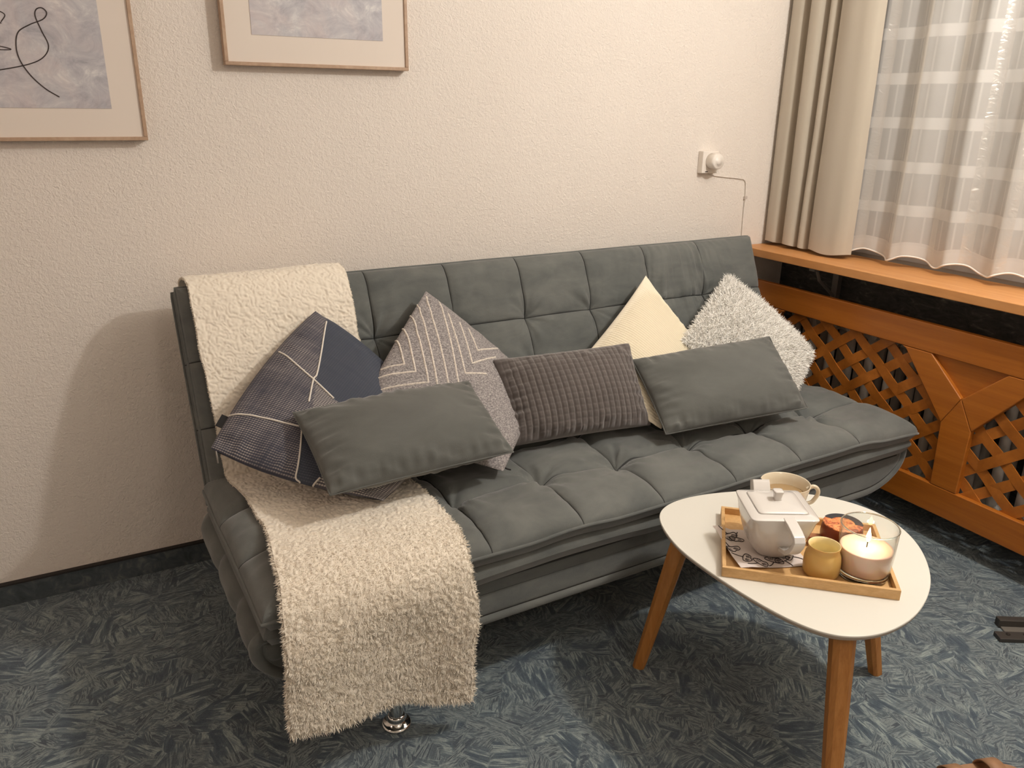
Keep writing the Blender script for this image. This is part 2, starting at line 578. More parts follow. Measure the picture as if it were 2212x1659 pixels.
GLASS = thin_glass('clear_glass', (.955, .965, .95, 1))
REALGLASS = mat('thick_glass', (.93, 1, .95, 1), .0, Transmission_Weight=1.0, IOR=1.45)
AMBER = mat('amber_glass', lin(176, 84, 36), .06, Transmission_Weight=.75, IOR=1.45)
FROST = mat('frosted_amber', lin(248, 206, 124), .35, Transmission_Weight=.35, Subsurface_Weight=.35)
FROST.node_tree.nodes['Principled BSDF'].inputs['Subsurface Radius'].default_value = (.03, .015, .006)
FROSTIN = mat('frosted_inside', lin(246, 230, 180), .6)
WAX = mat('pink_wax', lin(252, 214, 196), .45, Subsurface_Weight=.7)
WAX.node_tree.nodes['Principled BSDF'].inputs['Subsurface Radius'].default_value = (.04, .018, .01)
WICKM = mat('wick', lin(40, 32, 26), .9)
FLAMEM = mat('flame', (1, .7, .35, 1), .5)
FLAMEM.node_tree.nodes['Principled BSDF'].inputs['Emission Color'].default_value = (1, .72, .36, 1)
FLAMEM.node_tree.nodes['Principled BSDF'].inputs['Emission Strength'].default_value = 14.0
DARKWAX = mat('amber_wax', lin(120, 52, 24), .3)
NAPK = mat('paper_napkin', lin(222, 210, 202), .9)
LABELO = mat('orange_label', lin(226, 150, 90), .5)
nt = NT(LABELO); co = nt.coord()
nt.base(nt.ramp(nt.noise(co, 55, 3, .6, 1.5), [(.36, lin(120, 62, 40)), (.47, lin(214, 118, 74)), (.58, lin(232, 168, 104)), (.7, lin(226, 110, 84))]))
LABELK = mat('black_label', lin(52, 50, 56), .5)

# ------------------------------------------------------------------ room shell
XW, YW = 2.48, 2.315
XL, YF, ZC = -1.9, -2.0, 2.45


def slab(name, lo, hi, m):
    b = MB(); lo = np.array(lo, float); hi = np.array(hi, float)
    b.box((lo + hi) / 2, hi - lo)
    return struct(b.build(name, m, smooth=False, recalc=True))


slab('floor', (XL - .1, YF - .1, -.08), (XW + .1, YW + .1, 0), CARPET)
slab('ceiling', (XL - .1, YF - .1, ZC), (XW + .1, YW + .1, ZC + .08), CEIL)
slab('wall_back', (XL, YW, 0), (XW + .1, YW + .1, ZC), WALL)
slab('wall_left', (XL - .1, YF, 0), (XL, YW + .1, ZC), WALL)
slab('wall_front', (XL - .1, YF - .1, 0), (XW + .1, YF, ZC), WALL)
# window wall: covering below the sill with its shade in the colour, window opening above
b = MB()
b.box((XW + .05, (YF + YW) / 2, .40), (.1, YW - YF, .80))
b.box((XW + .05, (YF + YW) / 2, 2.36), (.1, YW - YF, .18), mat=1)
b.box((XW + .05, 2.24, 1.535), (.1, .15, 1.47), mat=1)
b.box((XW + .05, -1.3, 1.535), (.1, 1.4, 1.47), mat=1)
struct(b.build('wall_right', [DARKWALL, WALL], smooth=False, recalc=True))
# window with two casements and night outside
b = MB()
for y0, y1 in ((2.165, 2.10), (.80, .70), (-.54, -.60)):
    b.box((XW + .05, (y0 + y1) / 2, 1.535), (.06, abs(y0 - y1), 1.47))
for z0 in (.83, 2.24):
    b.box((XW + .05, .78, z0), (.059, 2.76, .06))
wf = struct(b.build('window_1', WHITEFR, smooth=False, recalc=True))
b = MB(); b.box((XW + .055, .78, 1.535), (.008, 2.70, 1.40))
g = b.build('window_pane', GLASSD, smooth=False, recalc=True)
g.location = np.array(g['_loc']) - np.array(wf['_loc']); g.parent = wf
del g['_loc']
b = MB(); b.box((XW + .012, .78, 1.535), (.004, 2.70, 1.40))
g = b.build('roller_blind', mat('grey_blind', lin(176, 175, 172), .8), smooth=False, recalc=True)
g.location = np.array(g['_loc']) - np.array(wf['_loc']); g.parent = wf
del g['_loc']
# skirting strips made of the carpet
b = MB(); b.box(((XL + XW) / 2, YW - .006, .032), (XW - XL, .012, .064))
b.box(((XL + XW) / 2, YW - .008, .066), (XW - XL, .016, .005), mat=1)
struct(b.build('baseboard_back', [SKIRT, mat('skirting_edge', lin(44, 40, 38), .8)], smooth=False, recalc=True))
b = MB(); b.box((XW - .006, (YF + YW) / 2, .032), (.012, YW - YF, .064))
struct(b.build('baseboard_right', SKIRT, smooth=False, recalc=True))

# ------------------------------------------------------------------ window sill board + bracket
Y0 = -.35
root = thing('windowsill', 'long orange-brown wooden windowsill board above the radiator panel', 'windowsill', (2.36, 1.0, .795))
b = MB(); b.box((2.358, (2.313 + Y0) / 2, .81), (.236, 2.313 - Y0, .03))
b.build('board', SILLW, root, smooth=False, bevel=.003)
for yy in (1.99, .75):
    b = MB()
    b.box((2.36, yy, .786), (.15, .025, .018)); b.box((2.425, yy, .716), (.02, .025, .148))
    b.tube([(2.31, yy, .782), (2.33, yy, .74), (2.42, yy, .67)], .006)
    o = b.build('bracket', STEEL, root, smooth=False, recalc=True)
    o['label'] = 'metal support bracket'

# ------------------------------------------------------------------ radiator cover with woven lattice
PX0 = 2.28
PT = .022
ROW = thing('radiator_cover', 'orange-brown wooden radiator panel with woven diagonal lattice, right of the sofa', 'radiator cover', (PX0 + .01, 1.0, .10))
b = MB()


def flat(pts, x=PX0, t=PT, mb=None):
    mb = mb or b
    p = [(x, y, z) for y, z in pts]
    mb.prism(p, (t, 0, 0))


PER = .955
centres = [2.312, 1.357, 1.357 - PER]       # posts
zt, zb = .61, .195
flat([(2.312, .70), (2.312, zt), (Y0, zt), (Y0, .70)])
flat([(2.312, zb), (2.312, .10), (Y0, .10), (Y0, zb)])
for cy in centres:
    # left arm (towards the corner) and right arm of the Y, post below
    def P(a):
        return [(min(cy + s_, 2.312), z) for s_, z in a]
    if cy < 2:
        flat(P([(.044, zb), (-.044, zb), (-.050, .407), (.0, .497), (.050, .405)]))
        flat(P([(.050, .405), (.0, .497), (.122, zt), (.228, zt), (.212, .602)]))
        flat(P([(-.050, .407), (-.212, .60), (-.228, zt), (-.122, zt), (.0, .497)]))
    else:
        flat([(2.312, zb), (2.268, zb), (2.262, .407), (2.312, .497)])
        flat([(2.262, .407), (2.10, .60), (2.084, zt), (2.19, zt), (2.312, .497)])
flat([(Y0 + .06, zb), (Y0, zb), (Y0, zt), (Y0 + .06, zt)])
fr = b.build('frame', CHERRY, ROW, smooth=False, recalc=True, bevel=.0035)
# recessed spandrel boards inside each Y
for cy in centres[1:]:
    b = MB()
    flat([(cy, .47), (cy + .16, zt + .02), (cy - .16, zt + .02)], PX0 + .0145, .006, b)
    b.build('spandrel', CHERRY, ROW, smooth=False, recalc=True)


def inside(y, z, bay):
    yl, yr = bay                              # yl > yr
    if not (yr - .02 < y < yl + .02 and zb - .03 < z < zt + .03):
        return False
    # cut corners at top
    for side in (0, 1):
        cy = bay[side]; d = (cy - y) if side == 0 else (y - cy)
        # line from (.045,.407) to (.22,.602); keep the part below, plus margin
        if (z - .43) > (d - .0) * (.195 / .165) + .015:
            return False
    return True


for bay in ((2.312, 1.357), (1.357, 1.357 - PER), (1.357 - PER, Y0)):
    b = MB()
    pit = .078
    la_ = math.radians(38.5)
    cs_, sn_ = math.cos(la_), math.sin(la_)
    step_ = pit / math.sin(2 * la_)          # distance between crossings along a slat
    for fam in (0, 1):
        for k in range(-34, 35):
            # slat line: points c + t*dir ; dir = (-1,-1) or (-1,+1) in (y,z)
            d = np.array([-cs_, -sn_]) if fam == 0 else np.array([-cs_, sn_])
            nrm = np.array([-d[1], d[0]])
            base = np.array([1.838, .452]) + nrm * k * pit
            ts = np.arange(-1.2, 3.4, .0102)
            run = []
            for tt in ts:
                p = base + d * tt
                if inside(p[0], p[1], bay):
                    run.append(tt)
                elif run:
                    break
            if len(run) < 4:
                continue
            run = np.array(run)
            wv = -.0027 * np.cos(run / step_ * PI + (PI if fam else 0))
            C3 = np.stack([PX0 + .019 + wv, base[0] + d[0] * run, base[1] + d[1] * run], -1)
            w3 = np.array([0, nrm[0], nrm[1]]) * .0165
            th = np.array([.0018, 0, 0])
            P = np.stack([C3 - w3 - th, C3 + w3 - th, C3 + w3 + th, C3 - w3 + th], 1)
            b.grid(P, cv=True)
            b.poly(P[0][::-1]); b.poly(P[-1])
    o = b.build('lattice', CHERRYV, ROW, smooth=False, recalc=True)

# radiator behind the panel
rad = thing('radiator', 'pale ribbed radiator seen through the lattice holes', 'radiator', (2.41, 1.0, .10))
for k in range(28):
    yy = 2.10 - k * .085
    bb = MB()
    for dx in (-.03, .03):
        bb.tube([(2.40 + dx, yy, .14), (2.40 + dx, yy, .60)], .016, 10)
    bb.tube([(2.36, yy, .15), (2.44, yy, .15)], .024, 10); bb.tube([(2.36, yy, .59), (2.44, yy, .59)], .024, 10)
    bb.build('rib', RADW, rad)
bb = MB(); bb.tube([(2.40, 2.12, .16), (2.40, -.22, .16)], .018, 10); bb.tube([(2.40, 2.12, .58), (2.40, -.22, .58)], .018, 10)
bb.build('pipe', RADW, rad)

# ------------------------------------------------------------------ curtains
def catmull(pts, n):
    pts = np.asarray(pts, float)
    P = np.vstack([2 * pts[0] - pts[1], pts, 2 * pts[-1] - pts[-2]])
    out = []
    m = len(pts) - 1
    for i in range(m):
        t = np.linspace(0, 1, n, endpoint=False)[:, None]
        p0, p1, p2, p3 = P[i], P[i + 1], P[i + 2], P[i + 3]
        out.append(.5 * ((2 * p1) + (-p0 + p2) * t + (2 * p0 - 5 * p1 + 4 * p2 - p3) * t ** 2 + (-p0 + 3 * p1 - 3 * p2 + p3) * t ** 3))
    out.append(pts[-1:])
    return np.vstack(out)


prof = [(2.375, 2.305), (2.352, 2.298), (2.346, 2.275), (2.352, 2.250), (2.385, 2.238), (2.395, 2.228), (2.372, 2.214),
        (2.345, 2.205), (2.336, 2.185), (2.342, 2.160), (2.375, 2.148), (2.418, 2.140), (2.372, 2.132), (2.350, 2.126),
        (2.344, 2.112), (2.356, 2.098), (2.388, 2.090), (2.372, 2.082), (2.346, 2.072), (2.332, 2.045), (2.326, 2.010),
        (2.330, 1.975), (2.336, 1.945), (2.352, 1.922), (2.380, 1.915)]
pr = catmull(prof, 10)
zs = np.concatenate([[.838, .840, .846], np.linspace(.852, 2.38, 70)])
arc = np.concatenate([[0], np.cumsum(np.linalg.norm(np.diff(pr, axis=0), axis=1))])
Z, A = np.meshgrid(zs, arc, indexing='ij')
X = np.broadcast_to(pr[:, 0], Z.shape).copy(); Yc = np.broadcast_to(pr[:, 1], Z.shape).copy()
kz = np.clip((Z - .84) / 1.4, 0, 1)
X = 2.362 + (X - 2.362) * (1.0 - .15 * kz) + .003 * vnoise(A * 14, Z * 2.4) * (1 - .5 * kz)
Yc = Yc + .004 * vnoise(A * 9 + 5, Z * 3) - .012 * kz * (1 - (A / arc[-1]))
zb_ = Z + .004 * np.sin(A * 40) * (kz < .02)
Pf = np.stack([X, Yc, zb_], -1)
b = MB()
b.grid(Pf)
b.grid(Pf + np.array([.0025, 0, 0]), flip=True)
# bottom hem fold line
hz = 4
b.grid(np.stack([Pf[0], Pf[0] + np.array([.0025, 0, 0])], 0))
cu = b.build('curtain', CURT)
md = None
tag(cu, 'opaque taupe curtain gathered in folds beside the white wall corner', 'curtain')
cur = cu

# sheer
ys = np.arange(2.06, -.40, -.004)
n_ = len(ys)
fold = np.zeros(n_)
ph = np.cumsum(.004 * 2 * PI / (.205 + .04 * vnoise(ys * 3, 2.2)))
fold = .022 * np.sin(ph) + .005 * np.sin(ph * 2.3 + 1) + .006 * vnoise(ys * 14, 8.0)
skew = .006 * np.cos(ph)
pr2 = np.stack([2.418 + fold, ys + skew], -1)
arc2 = np.concatenate([[0], np.cumsum(np.linalg.norm(np.diff(pr2, axis=0), axis=1))])
zs2 = np.concatenate([np.linspace(.852, 2.38, 110)])
Z, A = np.meshgrid(zs2, arc2, indexing='ij')
kz = (Z - .85) / 1.5
X = 2.418 + (pr2[:, 0][None] - 2.418) * (1 - .35 * kz) + .006 * vnoise(A * 6, Z * 1.5, 4)
Yc = pr2[:, 1][None] + .010 * vnoise(A * 3 + 9, Z * 1.2, 3) * kz
droop = .012 * np.cos(ph)[None] * (1 - np.clip(kz * 12, 0, 1)) + .02 * (1 - (ys - ys.min()) / (ys.max() - ys.min()))[None] * (1 - np.clip(kz * 12, 0, 1))
Pf = np.stack([np.minimum(X, 2.470), Yc, Z + droop], -1)
root = thing('sheer_curtain', 'translucent white checked sheer curtain hanging over the windowsill', 'sheer curtain', (2.39, 1.2, .85))
b = MB(); b.grid(Pf, uv=np.stack([A, Z], -1))
b.build('voile', SHEER, root)
b = MB(); b.tube(Pf[0], .0028, 6)
for q in (3,):
    pass
b.build('hem_cord', HEM, root)

# ------------------------------------------------------------------ pictures on the wall
def picture(x0, x1, z0, z1, m, label, art):
    cx = (x0 + x1) / 2
    r = thing('picture_frame', label, 'picture', (cx, YW - .02, z0), 'framed prints above the sofa')
    yf = YW - .034
    b = MB()
    w = .009
    for (a0, a1, c0, c1) in ((x0, x1, z0, z0 + w), (x0, x1, z1 - w, z1), (x0, x0 + w, z0 + w, z1 - w), (x1 - w, x1, z0 + w, z1 - w)):
        b.box(((a0 + a1) / 2, (yf + YW - .004) / 2, (c0 + c1) / 2), (a1 - a0, YW - .004 - yf, c1 - c0))
    b.build('frame', FRAMEW, r, smooth=False, bevel=.0012)
    b = MB(); b.box((cx, yf + .006, (z0 + z1) / 2), (x1 - x0 - 2 * w, .003, z1 - z0 - 2 * w))
    b.build('mat_board', MATB, r, smooth=False)
    b = MB(); b.box((cx, yf + .004, (z0 + z1) / 2), (x1 - x0 - 2 * m, .0015, z1 - z0 - 2 * m - .004))
    pic = b.build('print', STONE, r, smooth=False)
    if art:
        b = MB()
        for pts, rad_ in art:
            c = catmull(pts, 10)
            b.tube(np.stack([c[:, 0], np.full(len(c), yf + .0028), c[:, 1]], -1), rad_, 5)
        sub(b, 'line_drawing', INK, pic)
    return r


art = [([(-.26, 1.46), (-.20, 1.39), (-.15, 1.385), (-.12, 1.388), (-.06, 1.402), (-.028, 1.418), (-.013, 1.443), (-.022, 1.475), (-.030, 1.505),
         (-.026, 1.520), (-.014, 1.524), (-.006, 1.514), (-.016, 1.500), (-.045, 1.487), (-.070, 1.470), (-.079, 1.440), (-.076, 1.410),
         (-.060, 1.378), (-.035, 1.350), (-.008, 1.331)], .0013),
       ([(-.10, 1.49), (-.09, 1.505), (-.103, 1.512), (-.114, 1.498), (-.10, 1.487)], .0011),
       ([(-.20, 1.56), (-.15, 1.53), (-.115, 1.545), (-.10, 1.58), (-.12, 1.62)], .0011),
       ([(-.20, 1.46), (-.14, 1.445), (-.09, 1.433), (-.14, 1.432), (-.19, 1.437)], .0011),
       ([(-.24, 1.72), (-.20, 1.78), (-.12, 1.79), (-.05, 1.75), (-.03, 1.69), (-.06, 1.63)], .0012)]
picture(-.328, .174, 1.231, 1.931, .073, 'pale wood framed stone-look print with a black line drawing', art)
picture(.379, .879, 1.415, 2.115, .073, 'pale wood framed plain grey stone print nearer the window', None)

# ------------------------------------------------------------------ thermostat
r = thing('wall_thermostat', 'white wall thermostat with round dial beside the curtain', 'thermostat', (2.035, YW, 1.10))
b = MB(); b.box((2.032, YW - .013, 1.142), (.074, .026, .078)); b.build('back_plate', PLASTIC, r, smooth=False, bevel=.003)
b = MB(); b.box((2.016, YW - .0265, 1.109), (.012, .001, .003)); o = b.build('indicator', DARKMETAL, r, smooth=False); o['label'] = 'small black mark'
b = MB(); b.lathe([(0, .040), (.012, .040), (.0125, .0385), (.022, .0385), (.0265, .036), (.0275, .030), (.0275, .0), (0, 0)],
                  (2.036, YW - .026, 1.146), 40, ax=((1, 0, 0), (0, 0, 1), (0, -1, 0)))
d = b.build('dial', PLASTIC, r, recalc=True)
b = MB(); b.tube(catmull([(2.045, YW - .004, 1.10), (2.07, YW - .004, 1.093), (2.115, YW - .004, 1.087), (2.20, YW - .004, 1.078), (2.228, YW - .004, 1.070),
                          (2.236, YW - .004, 1.045), (2.238, YW - .004, 1.0), (2.238, YW - .004, .95), (2.241, YW - .004, .864), (2.242, YW - .004, .80)], 8), .0018, 8)
b.build('cable', WALL, r)
b = MB(); b.box((2.238, YW - .005, 1.006), (.012, .010, .010)); b.build('cable_clip', PLASTIC_G, r, smooth=False)

# ------------------------------------------------------------------ sofa bed
AN = math.radians(1.94)
SV = np.array([math.cos(AN), math.sin(AN), 0.0]); TV = np.array([-math.sin(AN), math.cos(AN), 0.0])
SO = np.array([.2, 1.345, 0.0])


def S(u, v, z):
    u, v, z = np.broadcast_arrays(np.asarray(u, float), np.asarray(v, float), np.asarray(z, float))
    return SO + u[..., None] * SV + v[..., None] * TV + z[..., None] * np.array([0, 0, 1.0])


SEAMS_U = [.244 * k for k in range(1, 8)]
UMAX = 1.975


def lines(lo, hi, step, seams):
    a = list(np.arange(lo, hi, step)) + [hi]
    for s_ in [q for q in seams if lo < q < hi]:
        a = [x for x in a if abs(x - s_) > .006]
        a += [s_ + d for d in (-.006, -.003, -.0015, 0, .0015, .003, .006)]
    for e in (.0015, .004, .008):
        a += [lo + e, hi - e]
    return np.array(sorted(set(np.round(a, 5))))


def tuft(U, W, su, sw, seed, d1=.008, d2=.012, puff=.004, wr=.0035, pillow=.0):
    h = np.zeros_like(U)
    du = np.min([abs(U - s_) for s_ in su], 0)
    dw = np.min([abs(W - s_) for s_ in sw], 0)
    q1, q2 = np.clip(du / .115, 0, 1), np.clip(dw / .09, 0, 1)
    h -= pillow * (1 - (np.sqrt(1 - (1 - q1) ** 2) * np.sqrt(1 - (1 - q2) ** 2)) ** .8)
    for d in (du, dw):
        h -= .0035 * np.exp(-(d / .0028) ** 2) + d1 * np.exp(-(d / .016) ** 2)
    for a in su:
        for c in sw:
            x, y = U - a, W - c
            rr = np.hypot(x, y); an = np.arctan2(y, x)
            h -= d2 * np.exp(-(rr / .035) ** 2)
            k = vnoise(np.cos(an) * 3.2 + a * 17, np.sin(an) * 3.2 + c * 13, seed)
            h += wr * k * np.exp(-((rr - .045) / .045) ** 2)
    h += puff * vnoise(U * 5, W * 5, seed + 3) + .0016 * vnoise(U * 22, W * 9, seed + 5) + .0010 * vnoise(U * 40, W * 30, seed + 8)
    return h


def edge_rise(U, W, box_, R):
    d = np.minimum(np.minimum(U - box_[0], box_[1] - U), np.minimum(W - box_[2], box_[3] - W))
    d = np.clip(d, 0, R) / R
    return np.sqrt(np.clip(1 - (1 - d) ** 2, 0, 1))


def pad(mb, frame, box_, su, sw, n0, top, bot, R, seed, extra=None, step=.006, pipe=.0045, Rb=None, rimw=.003, **k):
    Ul = lines(box_[0], box_[1], step, su); Wl = lines(box_[2], box_[3], step, sw)
    U, W = np.meshgrid(Ul, Wl, indexing='ij')
    e = edge_rise(U, W, box_, R)
    h = top * e + tuft(U, W, su, sw, seed, **k) * np.clip(e * 1.15, 0, 1)
    if extra is not None:
        h = h + extra(U, W) * e
    # rounded waviness of the rim
    rim = rimw * vnoise(U * 7, W * 7, seed + 20)
    mb.grid(frame(U, W, n0 + h + rim))
    uc, wc = (U[:-1, :-1] + U[1:, 1:]) / 2, (W[:-1, :-1] + W[1:, 1:]) / 2
    sm = np.zeros(uc.shape, int)
    for s_ in su:
        sm[np.abs(uc - s_) < .0016] = 1
    for s_ in sw:
        sm[np.abs(wc - s_) < .0016] = 1
    mb.qm[-1] = sm.ravel()
    U2l = np.linspace(box_[0], box_[1], 120); W2l = np.linspace(box_[2], box_[3], 40)
    U2, W2 = np.meshgrid(U2l, W2l, indexing='ij')
    e2 = edge_rise(U2, W2, box_, Rb or R)
    mb.grid(frame(U2, W2, n0 - bot * e2 + rimw * vnoise(U2 * 7, W2 * 7, seed + 20)), flip=True)
    # piped rim
    n1, n2 = 160, 60
    a = [(u, box_[2]) for u in np.linspace(box_[0], box_[1], n1)] + [(box_[1], w) for w in np.linspace(box_[2], box_[3], n2)[1:]] \
        + [(u, box_[3]) for u in np.linspace(box_[1], box_[0], n1)[1:]] + [(box_[0], w) for w in np.linspace(box_[3], box_[2], n2)[1:-1]]
    a = np.array(a)
    if pipe:
        mb.tube(frame(a[:, 0], a[:, 1], n0 + rimw * vnoise(a[:, 0] * 7, a[:, 1] * 7, seed + 20)), pipe, 8, closed=True)


sofa = thing('sofa_bed', 'long grey suede tufted click-clack sofa bed against the white wall', 'sofa', tuple(S(1.0, .3, 0)))


def seat_frame(u, w, n):
    # pad corners drawn outwards a little, rim sagging towards the ends
    cu_ = np.clip(np.abs(u / UMAX - .5) * 2, 0, 1)
    uu = u + .012 * (u / UMAX - .5) * 2 * cu_ ** 6
    return S(uu, w, n - .008 * cu_ ** 6 * np.clip(1 - w / .3, 0, 1))


def seat_extra(U, W):
    sag = -.006 * np.exp(-((U - 1.5) / .25) ** 2) * np.exp(-((W - .2) / .12) ** 2)
    fold_ = .0026 * vnoise(U * 6 + W * 14, W * 34 - U * 9, 33) * np.exp(-((W - .22) / .2) ** 2) + .0020 * np.abs(vnoise(U * 11 - W * 9, W * 22 + U * 4, 37))
    return sag + fold_


b = MB()
pad(b, seat_frame, (0, UMAX, 0, .60), SEAMS_U, [.20, .40], .395, .046, .045, .075, 1, extra=seat_extra, Rb=.06, pillow=.010, d1=.006, d2=.016, wr=.010, rimw=.0065)
b.build('seat_cushion', [SUEDE, SEAM], sofa)


def under_frame(u, w, n):
    cu_ = np.clip(np.abs(u / 1.99 - .5) * 2, 0, 1)
    return S(u - .01, w, n + .012 * vnoise(u * 3, 0, 9) * .4 + .012 * cu_ ** 8)


b = MB()
pad(b, under_frame, (0, 1.99, .008, .60), [5.0], [5.0], .334, .030, .034, .045, 4, puff=.002, pipe=0, wr=0)
b.build('under_cushion', [SUEDE, SEAM], sofa)

# base body: rounded long roll, built from insets of its outline
def base_outline(d, n=26, m=60):
    u0, u1, z0, z1 = -.035 + d, 2.005 - d, .185 + d, .338 - d * .95
    rb, rz, rt = max(.19 - d, .002), max(.115 - d, .0015), max(.03 - d, .001)
    pts = []
    def arc(cu, cz, ru_, rz_, a0, a1):
        for a in np.linspace(a0, a1, n):
            pts.append((cu + ru_ * math.cos(a), cz + rz_ * math.sin(a)))
    arc(u0 + rb, z0 + rz, rb, rz, PI, 1.5 * PI)
    for x in np.linspace(u0 + rb, u1 - rb, m)[1:-1]:
        pts.append((x, z0))
    arc(u1 - rb, z0 + rz, rb, rz, 1.5 * PI, 2 * PI)
    for z in np.linspace(z0 + rz, z1 - rt, 6)[1:-1]:
        pts.append((u1, z))
    arc(u1 - rt, z1 - rt, rt, rt, 0, .5 * PI)
    for x in np.linspace(u1 - rt, u0 + rt, m)[1:-1]:
        pts.append((x, z1))
    arc(u0 + rt, z1 - rt, rt, rt, .5 * PI, PI)
    for z in np.linspace(z1 - rt, z0 + rz, 6)[1:-1]:
        pts.append((u0, z))
    return np.array(pts)


b = MB()
rings = []
for d, v in ((.0755, .040), (.06, .037), (.045, .0355), (.034, .035), (.0285, .036), (.0265, .038), (.0255, .0395), (.0245, .038), (.022, .033), (.016, .030),
             (.009, .030), (.003, .035), (.0, .044)):
    o_ = base_outline(d)
    rings.append(S(o_[:, 0], v, o_[:, 1]))
o_ = base_outline(0)
endm = np.clip((.07 - o_[:, 0]) / .1, 0, 1) + np.clip((o_[:, 0] - 1.90) / .1, 0, 1)
for v in list(np.arange(.055, .61, .0075)) + [.615, .62]:
    dsm = min(abs(v - .20), abs(v - .40), abs(v - .045), abs(v - .62))
    pf = -(.003 * math.exp(-(dsm / .004) ** 2) + .012 * math.exp(-(dsm / .03) ** 2)) + .004 * float(vnoise(v * 9, 3, 3))
    cx = np.array([.985, .262])
    dirv = o_ - np.stack([np.clip(o_[:, 0], .12, 1.85), np.full(len(o_), .27)], -1)
    dirv /= np.linalg.norm(dirv, axis=1)[:, None] + 1e-9
    wob = .0025 * vnoise(o_[:, 0] * 12, o_[:, 1] * 12, v * 10)
    oo = o_ + dirv * ((pf + wob) * endm)[:, None]
    rings.append(S(oo[:, 0], v, oo[:, 1]))
o2 = base_outline(.07)
rings.append(S(o2[:, 0], .625, o2[:, 1]))
R_ = np.array(rings)
b.grid(R_, cv=True, flip=True)
b.poly(R_[0]); b.poly(R_[-1][::-1])
base = b.build('base', SUEDE, sofa, recalc=True)
# seam cord along the middle of the front and the round end buttons
b = MB()
o_ = base_outline(.026)
o_ = o_[(o_[:, 0] > .09) & (o_[:, 1] < .27)]
b.tube(S(o_[:, 0], .0385, o_[:, 1]), .0018, 6)
us = np.linspace(.02, 1.95, 120)
b.tube(S(us, np.full(120, .034), .303 + .0 * us), .003, 6)
b.build('piping', SEAM, sofa)
for uu in (.018,):
    b = MB()
    c = S(uu, .046, .292 if uu < 1 else .27)
    b.lathe([(0, .018), (.012, .017), (.022, .012), (.027, .004), (.027, -.006)], c, 28, ax=(SV, np.array([0, 0, 1.0]), -TV))
    b.build('end_button', SUEDE, sofa, recalc=True)

# backrest: front tufted pad and rear pad
BB = np.array([.381, .9246]); BN = np.array([-.9246, .381])


def back_frame(u, w, n):
    u, w, n = np.broadcast_arrays(u, w, n)
    v = .545 + BB[0] * w + BN[0] * n
    z = .405 + BB[1] * w + BN[1] * n
    return S(u + .004, v, z)


def back_extra(U, W):
    win = np.exp(-((U - 1.60) / .17) ** 2) * np.exp(-((W - .40) / .14) ** 2)
    win2 = np.exp(-((U - 1.60) / .20) ** 2)
    return .016 * (np.abs(vnoise(U * 44 + 14 * (W - .3) * (U - 1.6) * 6, W * 4, 51)) - .3) * win + .004 * vnoise(U * 60, W * 7, 55) * win2 \
        - .006 * np.exp(-((U - 1.62) / .1) ** 2) * np.exp(-((W - .33) / .1) ** 2)


b = MB()
pad(b, back_frame, (0, UMAX, -.01, .530), SEAMS_U, [.170, .338], -.036, .041, .02, .055, 11, extra=back_extra, step=.0045, d1=.004, d2=.012, puff=.003, wr=.006, pillow=.006)
b.build('backrest_cushion', [SUEDE, SEAM], sofa)


def back_frame2(u, w, n):
    return back_frame(u, w, n)


b = MB()
pad(b, back_frame2, (-.006, UMAX + .006, -.075, .524), [.494, .988, 1.48], [.17, .338], -.070, .028, .045, .05, 14, puff=.002, wr=.002, d2=.002, d1=.002)
b.build('backrest_rear', [SUEDE, SEAM], sofa)
# hinge corner of folded fabric where seat and back meet
for uu in (.004, UMAX - .004):
    b = MB()
    b.tube(catmull([S(uu, .60, .36), S(uu, .605, .385), S(uu, .60, .41)], 6), [.014] * 12 + [.008], 10)
    b.build('hinge_cover', SUEDE, sofa)

for uu, vv in ((.262, .036), (1.72, .06), (.266, .52), (1.72, .52)):
    c = S(uu, vv, 0)
    b = MB()
    b.lathe([(.0165, .022), (.0165, .195)], c, 24)
    leg = b.build('leg', CHROME, sofa)
    b = MB()
    b.lathe([(0, 0), (.030, 0), (.0335, .003), (.0335, .007), (.030, .010), (.020, .013), (.0185, .020), (.021, .024), (.018, .030), (0, .030)], c, 32)
    sub(b, 'foot', CHROME, leg, recalc=True)

# ------------------------------------------------------------------ sherpa blanket
def resample(path, step):
    d = np.concatenate([[0], np.cumsum(np.linalg.norm(np.diff(path, axis=0), axis=1))])
    t = np.arange(0, d[-1], step)
    return np.stack([np.interp(t, d, path[:, i]) for i in range(path.shape[1])], -1), t


def wb(w, n):
    return (.545 + BB[0] * w + BN[0] * n, .405 + BB[1] * w + BN[1] * n)


# (v, z, u_left, u_right)
bp = []
for w, n, ul, ur in ((.30, -.135, .03, .43), (.44, -.135, .028, .43), (.522, -.13, .026, .43), (.551, -.105, .026, .432), (.559, -.070, .026, .432),
                     (.552, -.030, .027, .432), (.524, .000, .028, .432), (.46, .018, .028, .432), (.30, .022, .030, .432), (.15, .022, .034, .432), (.06, .026, .036, .43)):
    v, z = wb(w, n)
    bp.append((v, z, ul, ur))
bp += [(.535, .452, .040, .43), (.48, .449, .046, .43), (.40, .451, .056, .43), (.31, .453, .060, .43), (.20, .452, .055, .43), (.12, .451, .047, .43),
       (.06, .446, .040, .43), (.015, .430, .032, .426), (-.018, .402, .024, .420), (-.034, .36, .020, .418), (-.040, .30, .016, .420),
       (-.042, .22, .012, .410), (-.043, .15, .010, .406), (-.044, .10, .008, .404), (-.044, .06, .008, .402)]
bp = np.array(bp)
cm = catmull(bp, 12)
BST = .0022
path, tt = resample(cm, BST)
for _ in range(8):
    path[1:-1] = .25 * path[:-2] + .5 * path[1:-1] + .25 * path[2:]
nl = len(path); nw = 190
fw = np.linspace(0, 1, nw)
